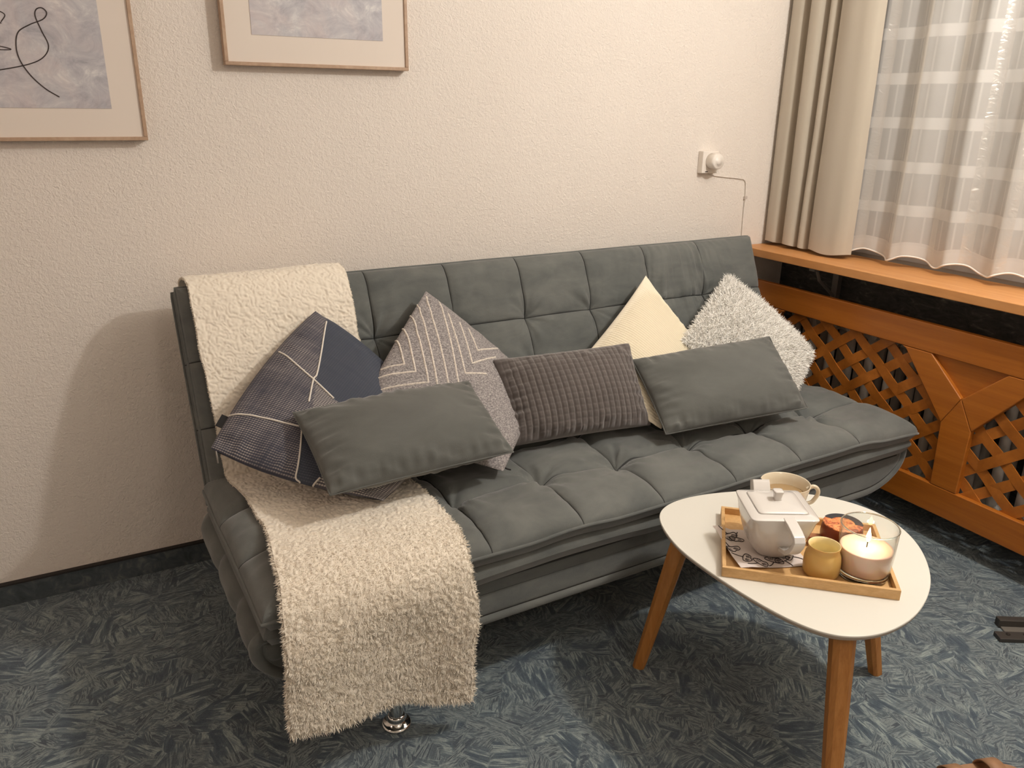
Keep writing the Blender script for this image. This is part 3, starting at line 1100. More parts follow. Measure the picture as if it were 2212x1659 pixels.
# length of the hanging end varies across the width: mapped by stretching the last metres
i0 = int(np.argmin(abs(path[:, 1] - .36) + (path[:, 0] > -.02) * 9))
TT, FF = np.meshgrid(np.arange(nl, dtype=float), fw, indexing='ij')
endz = np.interp(fw, [0, .1, .3, .45, .6, .8, 1], [.165, .160, .140, .136, .136, .106, .090])
stop = i0 + (path[i0, 1] - endz) / (path[i0, 1] - path[-1, 1]) * (nl - 1 - i0)
mapT = np.where(TT > i0, i0 + (TT - i0) * ((stop[None] - i0) / (nl - 1 - i0)), TT)
def samp(col):
    return np.interp(mapT, np.arange(nl), path[:, col])
PV, PZ, UL, UR = samp(0), samp(1), samp(2), samp(3)
PU = UL + (UR - UL) * FF + .003 * vnoise(TT * .04, 0, 5) * (np.abs(FF - .5) * 2)
Pb = S(PU, PV, PZ)
du = np.gradient(Pb, axis=1); dt = np.gradient(Pb, axis=0)
NB = np.cross(dt, du); NB /= np.linalg.norm(NB, axis=2)[..., None]
if (NB[nl // 2, nw // 2] @ (EYE - Pb[nl // 2, nw // 2])) < 0:
    NB = -NB
AL = TT * BST; AC = FF * .41
hang = np.clip((TT - i0) / 50, 0, 1)
wav = .010 * np.sin(FF * 7 + .6) * hang + .006 * vnoise(FF * 3, AL * 3, 6) * hang
clump = np.abs(vnoise(AC * 125 + 1.1 * vnoise(AC * 60, AL * 60, 3), AL * 125 + 1.1 * vnoise(AC * 60 + 9, AL * 60, 3), 2.5))
h = .0030 * (1 - np.clip(clump * 3.0, 0, 1)) * -1 + .0012 * vnoise(AC * 170, AL * 170, 4) + .0030 * vnoise(AC * 9, AL * 9, 1)
TOP = Pb + NB * (h + .006)[..., None] + (-TV) * wav[..., None]
BOT = Pb - NB * .003 + (-TV) * wav[..., None]
b = MB()
b.grid(TOP); b.grid(BOT, flip=True)
b.grid(np.stack([TOP[:, 0], BOT[:, 0]], 1)); b.grid(np.stack([TOP[:, -1], BOT[:, -1]], 1), flip=True)
b.grid(np.stack([TOP[0], BOT[0]], 0)); b.grid(np.stack([TOP[-1], BOT[-1]], 0), flip=True)
# turned hem near the lower end
NT_ = 120000
rg = np.random.default_rng(3)
wt = np.interp(np.arange(nl), [0, i0 - 140, i0 + 10, nl], [.22, .30, 1.0, 1.4])
ii = rg.choice(nl - 1, NT_, p=wt[:-1] / wt[:-1].sum()); jj = rg.integers(0, nw - 1, NT_)
fa, fb = rg.random((NT_, 1)), rg.random((NT_, 1))
P0 = TOP[ii, jj] * (1 - fa) * (1 - fb) + TOP[ii + 1, jj] * fa * (1 - fb) + TOP[ii, jj + 1] * (1 - fa) * fb + TOP[ii + 1, jj + 1] * fa * fb
N0 = NB[ii, jj]
tu = du[ii, jj] / np.linalg.norm(du[ii, jj], axis=1)[:, None]; td = dt[ii, jj] / np.linalg.norm(dt[ii, jj], axis=1)[:, None]
ang = vnoise(AC[ii, jj] * 120, AL[ii, jj] * 75, 8.0) * PI * 1.7 + rg.normal(0, .35, NT_)
lo = np.interp(ii, [0, i0 - 120, i0 + 10, nl], [.35, .35, .8, 1.0])
bend = tu * np.cos(ang)[:, None] + td * (np.sin(ang) * .6 + .75 * lo)[:, None]
Lt = np.interp(ii, [0, i0 - 150, i0 + 30, nl], [.0012, .0014, .0044, .0064])
grow(P0 - N0 * .001, N0, Lt, .0013, bend, .75, b, seed=1)
# fringe along both sides and the lower end
for (PP, DD, n__, L_) in ((TOP[:, 0], -SV, 5200, .0075), (TOP[:, -1], SV, 5200, .0075), (TOP[-1], np.array([0, 0, -1.0]), 4200, .013)):
    k = rg.integers(0, len(PP) - 1, n__); f_ = rg.random((n__, 1))
    p = PP[k] * (1 - f_) + PP[k + 1] * f_
    p = p - NB[k if len(PP) == nl else -1, 0 if len(PP) == nl else 0][..., :] * rg.uniform(0, .006, (n__, 1))
    nn = np.broadcast_to(DD, p.shape) + rg.normal(0, .35, p.shape)
    nn /= np.linalg.norm(nn, axis=1)[:, None]
    kk = np.clip(k / len(PP), 0, 1) if len(PP) == nl else np.ones(n__)
    bd = rg.normal(0, 1, p.shape); bd[:, 2] -= .8
    grow(p, nn, L_ * np.interp(kk, [0, .55, .75, 1], [.35, .35, 1.0, 1.1]), .0017, bd / np.linalg.norm(bd, axis=1)[:, None], .6, b, seed=5)
bl = b.build('blanket', FLEECE, origin=S(.22, .3, .06))
tag(bl, 'cream sherpa fleece blanket draped over the left end of the sofa', 'blanket')


# ------------------------------------------------------------------ cushions
class Cushion:
    def __init__(s, c4, T, seed=0, pinch=.06, wr=.004, fine=None, pw=.55, ex=2.2, curve=0.0):
        s.c = [S(*p) for p in c4]            # TL TR BR BL
        s.T, s.seed, s.pinch, s.wr, s.fine, s.pw, s.ex, s.curve = T, seed, pinch, wr, fine, pw, ex, curve
        n = np.cross(s.c[1] - s.c[3], s.c[0] - s.c[2]); n /= np.linalg.norm(n)
        cen = sum(s.c) / 4
        s.n = n if n @ (EYE - cen) > 0 else -n
        s.w = (np.linalg.norm(s.c[0] - s.c[1]) + np.linalg.norm(s.c[3] - s.c[2])) / 2
        s.h = (np.linalg.norm(s.c[0] - s.c[3]) + np.linalg.norm(s.c[1] - s.c[2])) / 2

    def mid(s, a, t):
        k = s.pinch
        a2 = a * (1 - k * (1 - t * t) * np.abs(a) ** 2); t2 = t * (1 - k * (1 - a * a) * np.abs(t) ** 2)
        x = ((a2 + 1) / 2)[..., None]; y = ((t2 + 1) / 2)[..., None]
        TL, TR, BR, BL = s.c
        return (TL * (1 - x) + TR * x) * y + (BL * (1 - x) + BR * x) * (1 - y) + s.n * (s.curve * (1 - a * a))[..., None]

    def pos(s, a, t, side=1, off=0.0):
        a = np.asarray(a, float); t = np.asarray(t, float)
        e = np.clip((1 - np.abs(a) ** s.ex) * (1 - np.abs(t) ** s.ex), 0, 1)
        h = s.T * e ** s.pw
        ea, et = 1 - np.abs(a), 1 - np.abs(t)
        # pleats running in from the edges
        pl = 1.5 * vnoise(a * 14, 0 * t, s.seed + side) * np.exp(-(et / .22) ** 2) * np.clip(et * 9, 0, 1) \
            + 1.5 * vnoise(t * 10, 4 + 0 * a, s.seed + side) * np.exp(-(ea / .2) ** 2) * np.clip(ea * 9, 0, 1)
        cr = vnoise((a + t) * 5, (a - t) * 2.0, s.seed + 5) * np.exp(-((1 - np.maximum(np.abs(a), np.abs(t))) / .4) ** 2) * np.clip(np.minimum(ea, et) * 6, 0, 1)
        soft = vnoise(a * 1.7, t * 1.7, s.seed + 9) * e
        h = h + s.wr * (pl + .8 * cr + .8 * soft)
        if s.fine is not None:
            h = h + s.fine(a, t, s) * np.clip(e * 4, 0, 1)
        return s.mid(a, t) + s.n * (side * h + off)[..., None]

    def mesh(s, mb, na=110, nt_=90, mat=0, matfn=None, pipe=0.0, pmat=0):
        la = np.sin(np.linspace(-1, 1, na) * PI / 2) * .5 + np.linspace(-1, 1, na) * .5
        lt_ = np.sin(np.linspace(-1, 1, nt_) * PI / 2) * .5 + np.linspace(-1, 1, nt_) * .5
        A, T_ = np.meshgrid(la, lt_, indexing='ij')
        uv = np.stack([A * s.w / 2, T_ * s.h / 2], -1)
        mb.grid(s.pos(A, T_, -1), mat=mat, uv=uv, flip=True)
        mb.grid(s.pos(A, T_, 1), mat=mat, uv=uv)
        if matfn is not None:
            ac = (A[:-1, :-1] + A[1:, 1:]) / 2; tc = (T_[:-1, :-1] + T_[1:, 1:]) / 2
            mb.qm[-1] = matfn(ac, tc).ravel().astype(int)
        if pipe:
            k = np.linspace(-1, 1, 60)
            o = np.ones(60)
            a = np.concatenate([k, o[1:], k[::-1][1:], -o[1:-1]]); t = np.concatenate([-o, k[1:], o[1:], k[::-1][1:-1]])
            mb.tube(s.mid(a, t), pipe, 6, closed=True, mat=pmat)

    def ribbon(s, mb, pts, width, off, mat, smooth=True, sub_=10, thick=0.0):
        p = catmull(pts, sub_) if smooth else np.vstack([np.linspace(pts[i], pts[i + 1], 16, endpoint=(i == len(pts) - 2)) for i in range(len(pts) - 1)])
        q = s.pos(p[:, 0], p[:, 1], 1, off)
        mb.tube(q, width / 2, 6, mat=mat)


def lines_px(name):
    return LINES[name]


LINES = {}
#LINES_BEGIN
LINES['navy'] = [[(-0.792, 0.917), (-0.593, 0.508), (-0.457, 0.175), (-0.447, 0.077), (-0.335, -0.215)], [(-0.95, 0.26), (-0.7, 0.165), (-0.442, 0.08), (-0.272, 0.023), (-0.125, -0.025)], [(-0.995, -0.62), (-0.837, -0.59), (-0.652, -0.567), (-0.435, -0.55), (-0.262, -0.527)], [(-0.212, -0.555), (-0.11, -0.732), (-0.017, -0.903), (0.025, -0.982), (0.09, -1.0)], [(0.263, -0.938), (0.238, -0.998), (0.238, -1.0)]]
LINES['wool'] = [[(-1.0, 0.155), (-0.782, -0.19), (-0.985, -0.305)], [(-1.0, 0.348), (-0.62, -0.243), (-1.0, -0.45)], [(-1.0, 0.563), (-0.417, -0.32), (-0.998, -0.65)], [(-1.0, 0.752), (-0.3, -0.31)], [(-0.958, 0.908), (-0.175, -0.24)], [(-0.808, 1.0), (-0.077, -0.142)], [(-0.613, 0.83), (-0.057, 0.05), (0.195, 0.238)], [(-0.427, 0.813), (-0.037, 0.258), (0.215, 0.655)], [(-0.285, 0.82), (-0.05, 0.523), (0.195, 0.888)]]
#LINES_END
_n = LINES['navy']
LINES['navy_regions'] = [(_n[0][0], _n[0][2]), (_n[1][1], _n[1][4]), (_n[3][0], _n[3][2]), (_n[4][0], _n[4][1])]

G = 'throw cushions on the sofa'
# 1 navy weave
c1_ = Cushion([[.323, .665, .813], [.564, .43, .547], [.314, .20, .476], [-.004, .44, .579]], .058, 2, -.10, .003)
b = MB()


def side_of(p, q, a, t):
    return (q[0] - p[0]) * (t - p[1]) - (q[1] - p[1]) * (a - p[0])


def navyfn(a, t):
    m = np.zeros(a.shape, int)
    L = LINES.get('navy_regions')
    if L:
        L1, L2, L4, L5 = L
        r1 = side_of(*L1, a, t); r2 = side_of(*L2, a, t); r4 = side_of(*L4, a, t); r5 = side_of(*L5, a, t)
        right1, above2, right4, right5 = r1 > 0, r2 > 0, r4 > 0, r5 > 0
        m[right1 & above2] = 1
        m[right1 & ~above2 & (t > -.5)] = 2
        m[(t < -.5) & right4] = 1
        m[(t < -.5) & right5] = 2
    return m


root = thing('throw_cushion', 'navy woven square cushion crossed by thin white lines', 'cushion', tuple(S(.31, .40, .45)), G)
c1_.mesh(b, 110, 110, matfn=navyfn)
for pts in LINES.get('navy', []):
    c1_.ribbon(b, pts, .0045, .0008, 3)
b.build('cover', [NAVY, NAVYD, NAVYL, WHITECORD], root)
p0 = c1_.mid(np.array([-1.0]), np.array([-.62]))[0]; p1 = c1_.mid(np.array([-1.0]), np.array([-.76]))[0]
dd = p1 - p0; out = c1_.mid(np.array([-1.0]), np.array([-.7]))[0] - c1_.mid(np.array([-.8]), np.array([-.7]))[0]; out /= np.linalg.norm(out)
b = MB(); b.prism([p0 - out * .003, p0 + out * .016, p1 + out * .016, p1 - out * .003], c1_.n * .0015)
o = b.build('side_tag', BLACKTAG, root, smooth=False, recalc=True); o['label'] = 'small black woven tag'
p0 = c1_.mid(np.array([-.93]), np.array([-1.0]))[0]
b = MB(); b.tube([p0, p0 + np.array([.0, -.008, -.012]), p0 + np.array([0, -.01, -.026])], [.0022, .0026, .0018], 6)
o = b.build('zip_pull', STEEL, root)

# 2 geometric wool
c2_ = Cushion([[.637, .665, .834], [.939, .54, .541], [.639, .223, .466], [.317, .40, .598]], .055, 12, -.02, .003)
root = thing('throw_cushion', 'grey melange square cushion with ivory zigzag stripes', 'cushion', tuple(S(.63, .45, .45)), G)
b = MB(); c2_.mesh(b, 110, 110)
for pts in LINES.get('wool', []):
    c2_.ribbon(b, pts, .0062, -.0012, 1, smooth=False)
b.build('cover', [WOOL, WOOLW], root)
p0 = c2_.mid(np.array([1.0]), np.array([-.93]))[0]
b = MB(); b.tube([p0, p0 + np.array([.006, -.004, -.003]), p0 + np.array([.012, -.01, -.004])], .0022, 6)
b.build('zip_pull', BLACKTAG, root)

# 5 cream corduroy
def cord(a, t, s):
    rows = np.sin(t * s.h / 2 / .0090 * 2 * PI)
    sub_ = np.sin(a * s.w / 2 / .0085 * 2 * PI)
    return .0028 * rows + .0006 * sub_ * (rows > 0)


c5_ = Cushion([[1.406, .65, .811], [1.573, .47, .53], [1.161, .243, .470], [.982, .46, .591]], .05, 22, .05, .002, fine=cord)
root = thing('throw_cushion', 'cream corduroy square cushion leaning on the backrest', 'cushion', tuple(S(1.28, .45, .45)), G)
b = MB(); c5_.mesh(b, 180, 420); b.build('cover', CREAM, root)

# 6 white shaggy
c6_ = Cushion([[1.778, .655, .770], [1.973, .425, .527], [1.650, .225, .475], [1.415, .452, .640]], .055, 32, .02, .003)
root = thing('throw_cushion', 'white shaggy long-pile square cushion at the right end', 'cushion', tuple(S(1.71, .44, .45)), G)
b = MB(); c6_.mesh(b, 80, 80)
rg = np.random.default_rng(9)
n_ = 30000
a = rg.uniform(-1, 1, n_); t = rg.uniform(-1, 1, n_)
# extra strands on the rim
k = 5000
e_ = rg.uniform(-1, 1, k); wh = rg.integers(0, 4, k)
a = np.concatenate([a, np.where(wh == 0, 1, np.where(wh == 1, -1, e_)) * 1.0]); t = np.concatenate([t, np.where(wh == 2, 1, np.where(wh == 3, -1, e_)) * 1.0])
p = c6_.pos(a, t, 1)
eps = .02
an_, tn_ = c6_.pos(np.clip(a + eps, -1, 1), t, 1) - c6_.pos(np.clip(a - eps, -1, 1), t, 1), c6_.pos(a, np.clip(t + eps, -1, 1), 1) - c6_.pos(a, np.clip(t - eps, -1, 1), 1)
nn = np.cross(an_, tn_); nn /= np.linalg.norm(nn, axis=1)[:, None] + 1e-9
nn *= np.sign(nn @ c6_.n)[:, None]
cen = c6_.pos(np.zeros(1), np.zeros(1), 1)[0]
radial = p - cen; radial /= np.linalg.norm(radial, axis=1)[:, None] + 1e-9
nn[-k:] = radial[-k:] * .9 + c6_.n * .3
nn += rg.normal(0, .3, nn.shape); nn /= np.linalg.norm(nn, axis=1)[:, None]
bd = rg.normal(0, 1, p.shape) + np.array([0, 0, -.5]) + radial * .3
bd /= np.linalg.norm(bd, axis=1)[:, None]
grow(p, nn, .0135, .0024, bd, .8, b, seed=2)
b.build('cover', SHAG, root)

# 3 grey velvet lumbar left
c3_ = Cushion([[.174, .384, .652], [.635, .404, .648], [.643, .181, .534], [.183, .161, .539]], .062, 42, .02, .0045, pw=.5)
root = thing('lumbar_cushion', 'plain grey velvet rectangular cushion in front of the navy one', 'cushion', tuple(S(.41, .28, .50)), G)
b = MB(); c3_.mesh(b, 130, 90, pipe=.0022); b.build('cover', SUEDE_C, root)

# 7 grey velvet lumbar right
c7_ = Cushion([[1.163, .395, .630], [1.628, .31, .661], [1.604, .114, .497], [1.14, .198, .474]], .062, 52, .02, .0045, pw=.5)
root = thing('lumbar_cushion', 'plain grey velvet rectangular cushion in front of the shaggy one', 'cushion', tuple(S(1.38, .25, .46)), G)
b = MB(); c7_.mesh(b, 130, 90, pipe=.0022); b.build('cover', SUEDE_C, root)


# 4 charcoal waffle rib
def waffle(a, t, s):
    x = a * s.w / 2 + .004 * np.sin(t * 2); y = t * s.h / 2
    colw = np.abs(np.sin(x / .0175 * PI)); roww = np.abs(np.sin(y / .0175 * PI + .12 * np.sin(x * 60)))
    return .0048 * (np.clip(colw, 0, .8) / .8) ** .7 * (.62 + .38 * (np.clip(roww, 0, .8) / .8)) - .003


c4_ = Cushion([[.756, .490, .664], [1.173, .426, .672], [1.15, .276, .472], [.733, .345, .466]], .066, 62, .03, .004, fine=waffle, pw=.5, ex=2.6)
root = thing('lumbar_cushion', 'charcoal waffle-ribbed rectangular cushion in the middle of the sofa', 'cushion', tuple(S(.95, .36, .46)), G)
b = MB(); c4_.mesh(b, 300, 180); b.build('cover', RIB, root)

# ------------------------------------------------------------------ coffee table
tab = thing('coffee_table', 'small white egg-shaped coffee table on three wooden legs', 'table', (1.28, 1.03, 0))
ol = [(1.063, 1.262), (1.115, 1.322), (1.20, 1.343), (1.306, 1.325), (1.402, 1.288), (1.50, 1.219), (1.560, 1.133), (1.570, 1.035), (1.526, .934),
      (1.456, .857), (1.390, .808), (1.306, .770), (1.236, .756), (1.172, .757), (1.120, .776), (1.083, .810), (1.056, .878), (1.040, .985), (1.036, 1.100), (1.040, 1.190)]
ol = np.array(ol)
c = np.vstack([ol[-3:], ol, ol[:4]])
oc = catmull(c, 10)[30:-40]
for _ in range(30):
    oc = .25 * np.roll(oc, 1, 0) + .5 * oc + .25 * np.roll(oc, -1, 0)
cc = oc.mean(0)
Tn = np.roll(oc, -1, 0) - np.roll(oc, 1, 0); Tn /= np.linalg.norm(Tn, axis=1)[:, None]
Nn = np.stack([Tn[:, 1], -Tn[:, 0]], -1)
Nn *= np.sign(np.sum(Nn * (oc - cc), 1))[:, None]


def ring(off, z):
    p = oc + Nn * off
    return np.column_stack([p, np.full(len(p), z)])


b = MB()
R1 = np.array([ring(-.0015, .42), ring(-.0004, .4196), ring(0, .4185), ring(0, .4165)])
b.grid(R1, cv=True); b.poly(ring(-.0015, .42))
tp = b.build('tabletop', WHITETOP, tab, recalc=True)
b = MB()
R2 = np.array([ring(0, .4164), ring(-.002, .410), ring(-.010, .4035), ring(-.022, .401)])
b.grid(R2, cv=True, mat=0); b.poly(ring(-.022, .401)[::-1])
sub(b, 'underside', TOPEDGE, tp, recalc=True)
for foot, top in (((1.070, 1.301), (1.095, 1.214)), ((1.581, 1.012), (1.478, 1.033)), ((1.10, .737), (1.150, .814))):
    f_ = np.array([*foot, 0]); t_ = np.array([*top, .402])
    f_ = f_ + (f_ - t_) * 0
    dr = np.array([cc[0] - foot[0], cc[1] - foot[1], 0]); dr /= np.linalg.norm(dr); tn = np.array([-dr[1], dr[0], 0])
    b = MB()
    rows = []
    for k_, hw in ((0, .0145), (.03, .0150), (.5, .0185), (.9, .021), (1, .0215)):
        cpt = f_ * (1 - k_) + t_ * k_
        sec = []
        for x, y in ((1, .55), (.55, 1), (-.55, 1), (-1, .55), (-1, -.55), (-.55, -1), (.55, -1), (1, -.55)):
            sec.append(cpt + dr * x * hw + tn * y * hw)
        rows.append(sec)
    rows = np.array(rows)
    b.grid(rows, cv=True); b.poly(rows[0][::-1]); b.poly(rows[-1])
    b.build('leg', BAMBOO, tab, smooth=False, recalc=True)
# ------------------------------------------------------------------ tray
TZ = .42
e1 = np.array([.749, -.663, 0]); e1 /= np.linalg.norm(e1); e2 = np.array([-e1[1], e1[0], 0]); E3 = np.array([0, 0, 1.0])
TO = np.array([1.046, 1.034, TZ]); TW, TD, TH = .338, .272, .022


def tr(x, y, z=0):
    return TO + e1 * x + e2 * y + E3 * z


tray = thing('serving_tray', 'rectangular bamboo tray on the coffee table', 'tray', tuple(tr(TW / 2, TD / 2)))
b = MB(); b.box(tr(TW / 2, TD / 2, .003), (TW - .016, TD - .016, .006), (e1, e2, E3))
b.build('base', BAMTRAY, tray, smooth=False)
w = .008
for c_, s_ in (((TW / 2, w / 2), (TW, w)), ((TW / 2, TD - w / 2), (TW, w)), ((w / 2, TD / 2), (w, TD - 2 * w)), ((TW - w / 2, TD / 2), (w, TD - 2 * w))):
    b = MB(); b.box(tr(c_[0], c_[1], TH / 2), (s_[0], s_[1], TH), (e1, e2, E3))
    b.build('rim', BAMTRAY, tray, smooth=False, bevel=.001)
ZT = TZ + .006

# ------------------------------------------------------------------ napkin
nk = [(1.150, 1.172), (1.078, 1.045), (1.112, .992), (1.238, .972), (1.30, 1.08), (1.22, 1.16)]
nk = [(1.138, 1.168), (1.086, 1.022), (1.232, .972), (1.290, 1.110)]
A, T_ = np.meshgrid(np.linspace(0, 1, 60), np.linspace(0, 1, 60), indexing='ij')
q = [np.array([*p, 0]) for p in nk]
Pn = (q[0] * (1 - A[..., None]) + q[3] * A[..., None]) * (1 - T_[..., None]) + (q[1] * (1 - A[..., None]) + q[2] * A[..., None]) * T_[..., None]
dctr = np.hypot(Pn[..., 0] - 1.205, Pn[..., 1] - 1.055)
lift = np.clip((dctr - .055) / .05, 0, 1)
Pn[..., 2] = ZT + .0012 + .005 * lift * (1 + vnoise(A * 3, T_ * 3, 4)) * .9
over = np.clip((.02 - ((Pn - TO) @ e1)) / .03, 0, 1)
Pn[..., 2] += over * .017
b = MB(); b.grid(Pn); b.grid(Pn - np.array([0, 0, .0007]), flip=True)


def on_napkin(a, t):
    i = int(np.clip(a, 0, 1) * 59); j = int(np.clip(t, 0, 1) * 59)
    i2, j2 = min(i + 1, 59), min(j + 1, 59)
    fa_, ft_ = a * 59 - i, t * 59 - j
    return (Pn[i, j] * (1 - fa_) + Pn[i2, j] * fa_) * (1 - ft_) + (Pn[i, j2] * (1 - fa_) + Pn[i2, j2] * fa_) * ft_ + np.array([0, 0, .0007])


rg = np.random.default_rng(21)
for (ax, ay, an0, L_) in ((.10, .05, .9, .20), (.04, .34, 1.2, .20), (.07, .66, .5, .19), (.20, .90, -.3, .20), (.47, .93, -.9, .20), (.74, .93, -2.0, .19),
                          (.93, .80, -2.6, .17), (.93, .48, 3.4, .17), (.30, .12, 1.9, .15)):
    def pt(r0, a0):
        return np.clip([ax + r0 * math.cos(an0 + a0), ay + r0 * math.sin(an0 + a0)], .008, .992)
    def draw(pp, rr):
        cpl = np.clip(catmull(pp, 6), .006, .994)
        b.tube([on_napkin(*p_) for p_ in cpl], rr, 5, mat=1)
    draw([pt(-.06, .3), pt(0, 0), pt(L_ * .4, .05), pt(L_ * .55, 0)], .0010)
    draw([pt(L_ * .5, 0), pt(L_ * .8, -.75), pt(L_ * 1.02, -.70), pt(L_ * 1.12, -.42), pt(L_ * 1.06, -.12), pt(L_ * 1.18, .12), pt(L_ * 1.10, .45), pt(L_ * .98, .72),
          pt(L_ * .78, .74), pt(L_ * .5, 0)], .0009)
    for aa_ in (-.5, -.35, -.2, .2, .35, .5):
        draw([pt(L_ * .74, aa_ * .8), pt(L_ * .88, aa_ * .95), pt(L_ * 1.02, aa_)], .0005)
napkin = b.build('napkin', [NAPK, INK], origin=(1.19, 1.07, ZT))
tag(napkin, 'white paper napkin with black leaf drawings under the teapot', 'napkin')

# ------------------------------------------------------------------ teapot
TC = np.array([1.205, 1.058])
d1_ = np.array([.88, -.475]); d1_ /= np.linalg.norm(d1_); d2_ = np.array([-d1_[1], d1_[0]])
D1, D2 = np.array([*d1_, 0]), np.array([*d2_, 0])
Z0 = ZT + .0022


def sq(a, n_e, half, z, skew_=0.0):
    ca, sa = np.cos(a), np.sin(a)
    rr = half / (np.abs(ca) ** n_e + np.abs(sa) ** n_e) ** (1 / n_e)
    x, y = rr * ca, rr * sa
    return np.array([*TC, 0]) + x[:, None] * D1 + y[:, None] * D2 + np.array([0, 0, 1.0]) * z


ang_ = np.linspace(0, 2 * PI, 128, endpoint=False)
pot = thing('teapot', 'white square-shouldered ceramic teapot on the tray', 'teapot', (TC[0], TC[1], Z0))
b = MB()
rows = []
for z, hf, ne in ((0, .034, 2.2), (.002, .038, 2.2), (.006, .041, 2.3), (.016, .048, 2.5), (.030, .0555, 2.9), (.045, .0605, 3.4), (.062, .0645, 4.2), (.080, .0672, 5.5),
                  (.096, .0685, 8), (.1045, .0702, 14), (.1058, .0700, 15), (.1068, .0685, 15), (.1095, .060, 14), (.1112, .0545, 13), (.1116, .0530, 13), (.1100, .0524, 13), (.1100, .040, 12)):
    rows.append(sq(ang_, ne, hf, Z0 + z))
rows = np.array(rows)
b.grid(rows, cv=True); b.poly(rows[0][::-1]); b.poly(rows[-1])
b.build('body', CERAMIC, pot, recalc=True)
b = MB(); rows = []
for z, hf, ne in ((.1108, .0512, 13), (.1126, .0514, 13), (.1136, .0504, 13), (.1165, .040, 8), (.1185, .028, 5), (.1195, .014, 3), (.1198, .004, 2)):
    rows.append(sq(ang_, ne, hf, Z0 + z))
rows = np.array(rows); b.grid(rows, cv=True); b.poly(rows[-1]); b.poly(rows[0][::-1])
lid = b.build('lid', CERAMIC, pot, recalc=True)
b = MB(); rows = []
for z, hf, ne in ((.1185, .0085, 5), (.122, .0072, 5), (.132, .0085, 5), (.1385, .0105, 5), (.1405, .0100, 5), (.1412, .008, 4), (.1414, .002, 3)):
    rows.append(sq(ang_, ne, hf, Z0 + z))
rows = np.array(rows); b.grid(rows, cv=True); b.poly(rows[-1]); b.poly(rows[0][::-1])
sub(b, 'knob', CERAMIC, lid, recalc=True)


def sweep_rect(mb, path, wdt, tdir, th):
    """rectangular section swept along path; wdt = width dir*halfwidth, th = half thickness list"""
    path = np.asarray(path, float); T = np.gradient(path, axis=0); T /= np.linalg.norm(T, axis=1)[:, None]
    rows_ = []
    for i_, p_ in enumerate(path):
        n_v = np.cross(T[i_], tdir); n_v /= np.linalg.norm(n_v)
        w_ = tdir * (wdt[i_] if hasattr(wdt, '__len__') else wdt); t_v = n_v * (th[i_] if hasattr(th, '__len__') else th)
        rows_.append([p_ - w_ - t_v, p_ + w_ - t_v, p_ + w_ + t_v, p_ - w_ + t_v])
    rows_ = np.array(rows_)
    mb.grid(rows_, cv=True); mb.poly(rows_[0][::-1]); mb.poly(rows_[-1])


base3 = np.array([*TC, Z0])
hd = -D2 * .97 + D1 * .10; hd /= np.linalg.norm(hd)
hs = np.cross(hd, E3)
b = MB()
hp = [base3 + hd * .062 + E3 * .1045, base3 + hd * .080 + E3 * .1015, base3 + hd * .100 + E3 * .096, base3 + hd * .113 + E3 * .0905, base3 + hd * .117 + E3 * .084,
      base3 + hd * .113 + E3 * .072, base3 + hd * .102 + E3 * .056, base3 + hd * .086 + E3 * .042, base3 + hd * .058 + E3 * .034]
sweep_rect(b, hp, .0118, hs, [.0052] * 9)
b.build('handle', CERAMIC, pot, recalc=True, bevel=.0018)
sd_ = D2
b = MB()
sp = [base3 + sd_ * .052 + E3 * .055, base3 + sd_ * .075 + E3 * .078, base3 + sd_ * .093 + E3 * .108, base3 + sd_ * .098 + E3 * .118]
sweep_rect(b, [p_ - D1 * .008 for p_ in catmull(sp, 5)], .019, D1, list(np.linspace(.018, .009, 16)))
sp_o = b.build('spout', CERAMIC, pot, recalc=True, bevel=.0025)
b = MB(); b.lathe([(0, 0), (.004, 0)], base3 + sd_ * .098 - D1 * .008 + E3 * .1192, 16)
sub(b, 'spout_hole', WICKM, sp_o)

# ------------------------------------------------------------------ teacup behind the teapot
CC = (1.369, 1.184, TZ)
cup = thing('teacup', 'cream teacup with round handle behind the teapot', 'cup', CC)
b = MB()
b.lathe([(0, .003), (.024, .003), (.026, 0), (.028, 0), (.029, .004), (.036, .010), (.044, .022), (.050, .040), (.054, .060), (.057, .0745), (.0562, .0758), (.0545, .0745),
         (.051, .058), (.047, .040), (.041, .022), (.033, .012), (.022, .008), (0, .0075)], CC, 64)
b.build('body', CREAMCER, cup, recalc=True)
b = MB(); b.lathe([(0, .048), (.0485, .048), (.0487, .0475)], CC, 48); b.build('tea', TEA, cup)
hdir = np.array([.80, -.60, 0]); cc3 = np.array(CC)
b = MB()
hp = catmull([cc3 + hdir * .050 + E3 * .062, cc3 + hdir * .062 + E3 * .070, cc3 + hdir * .072 + E3 * .066, cc3 + hdir * .076 + E3 * .054, cc3 + hdir * .070 + E3 * .038, cc3 + hdir * .062 + E3 * .028,
              cc3 + hdir * .043 + E3 * .022], 8)
b.tube(hp, .0048, 12)
b.build('handle', CREAMCER, cup)

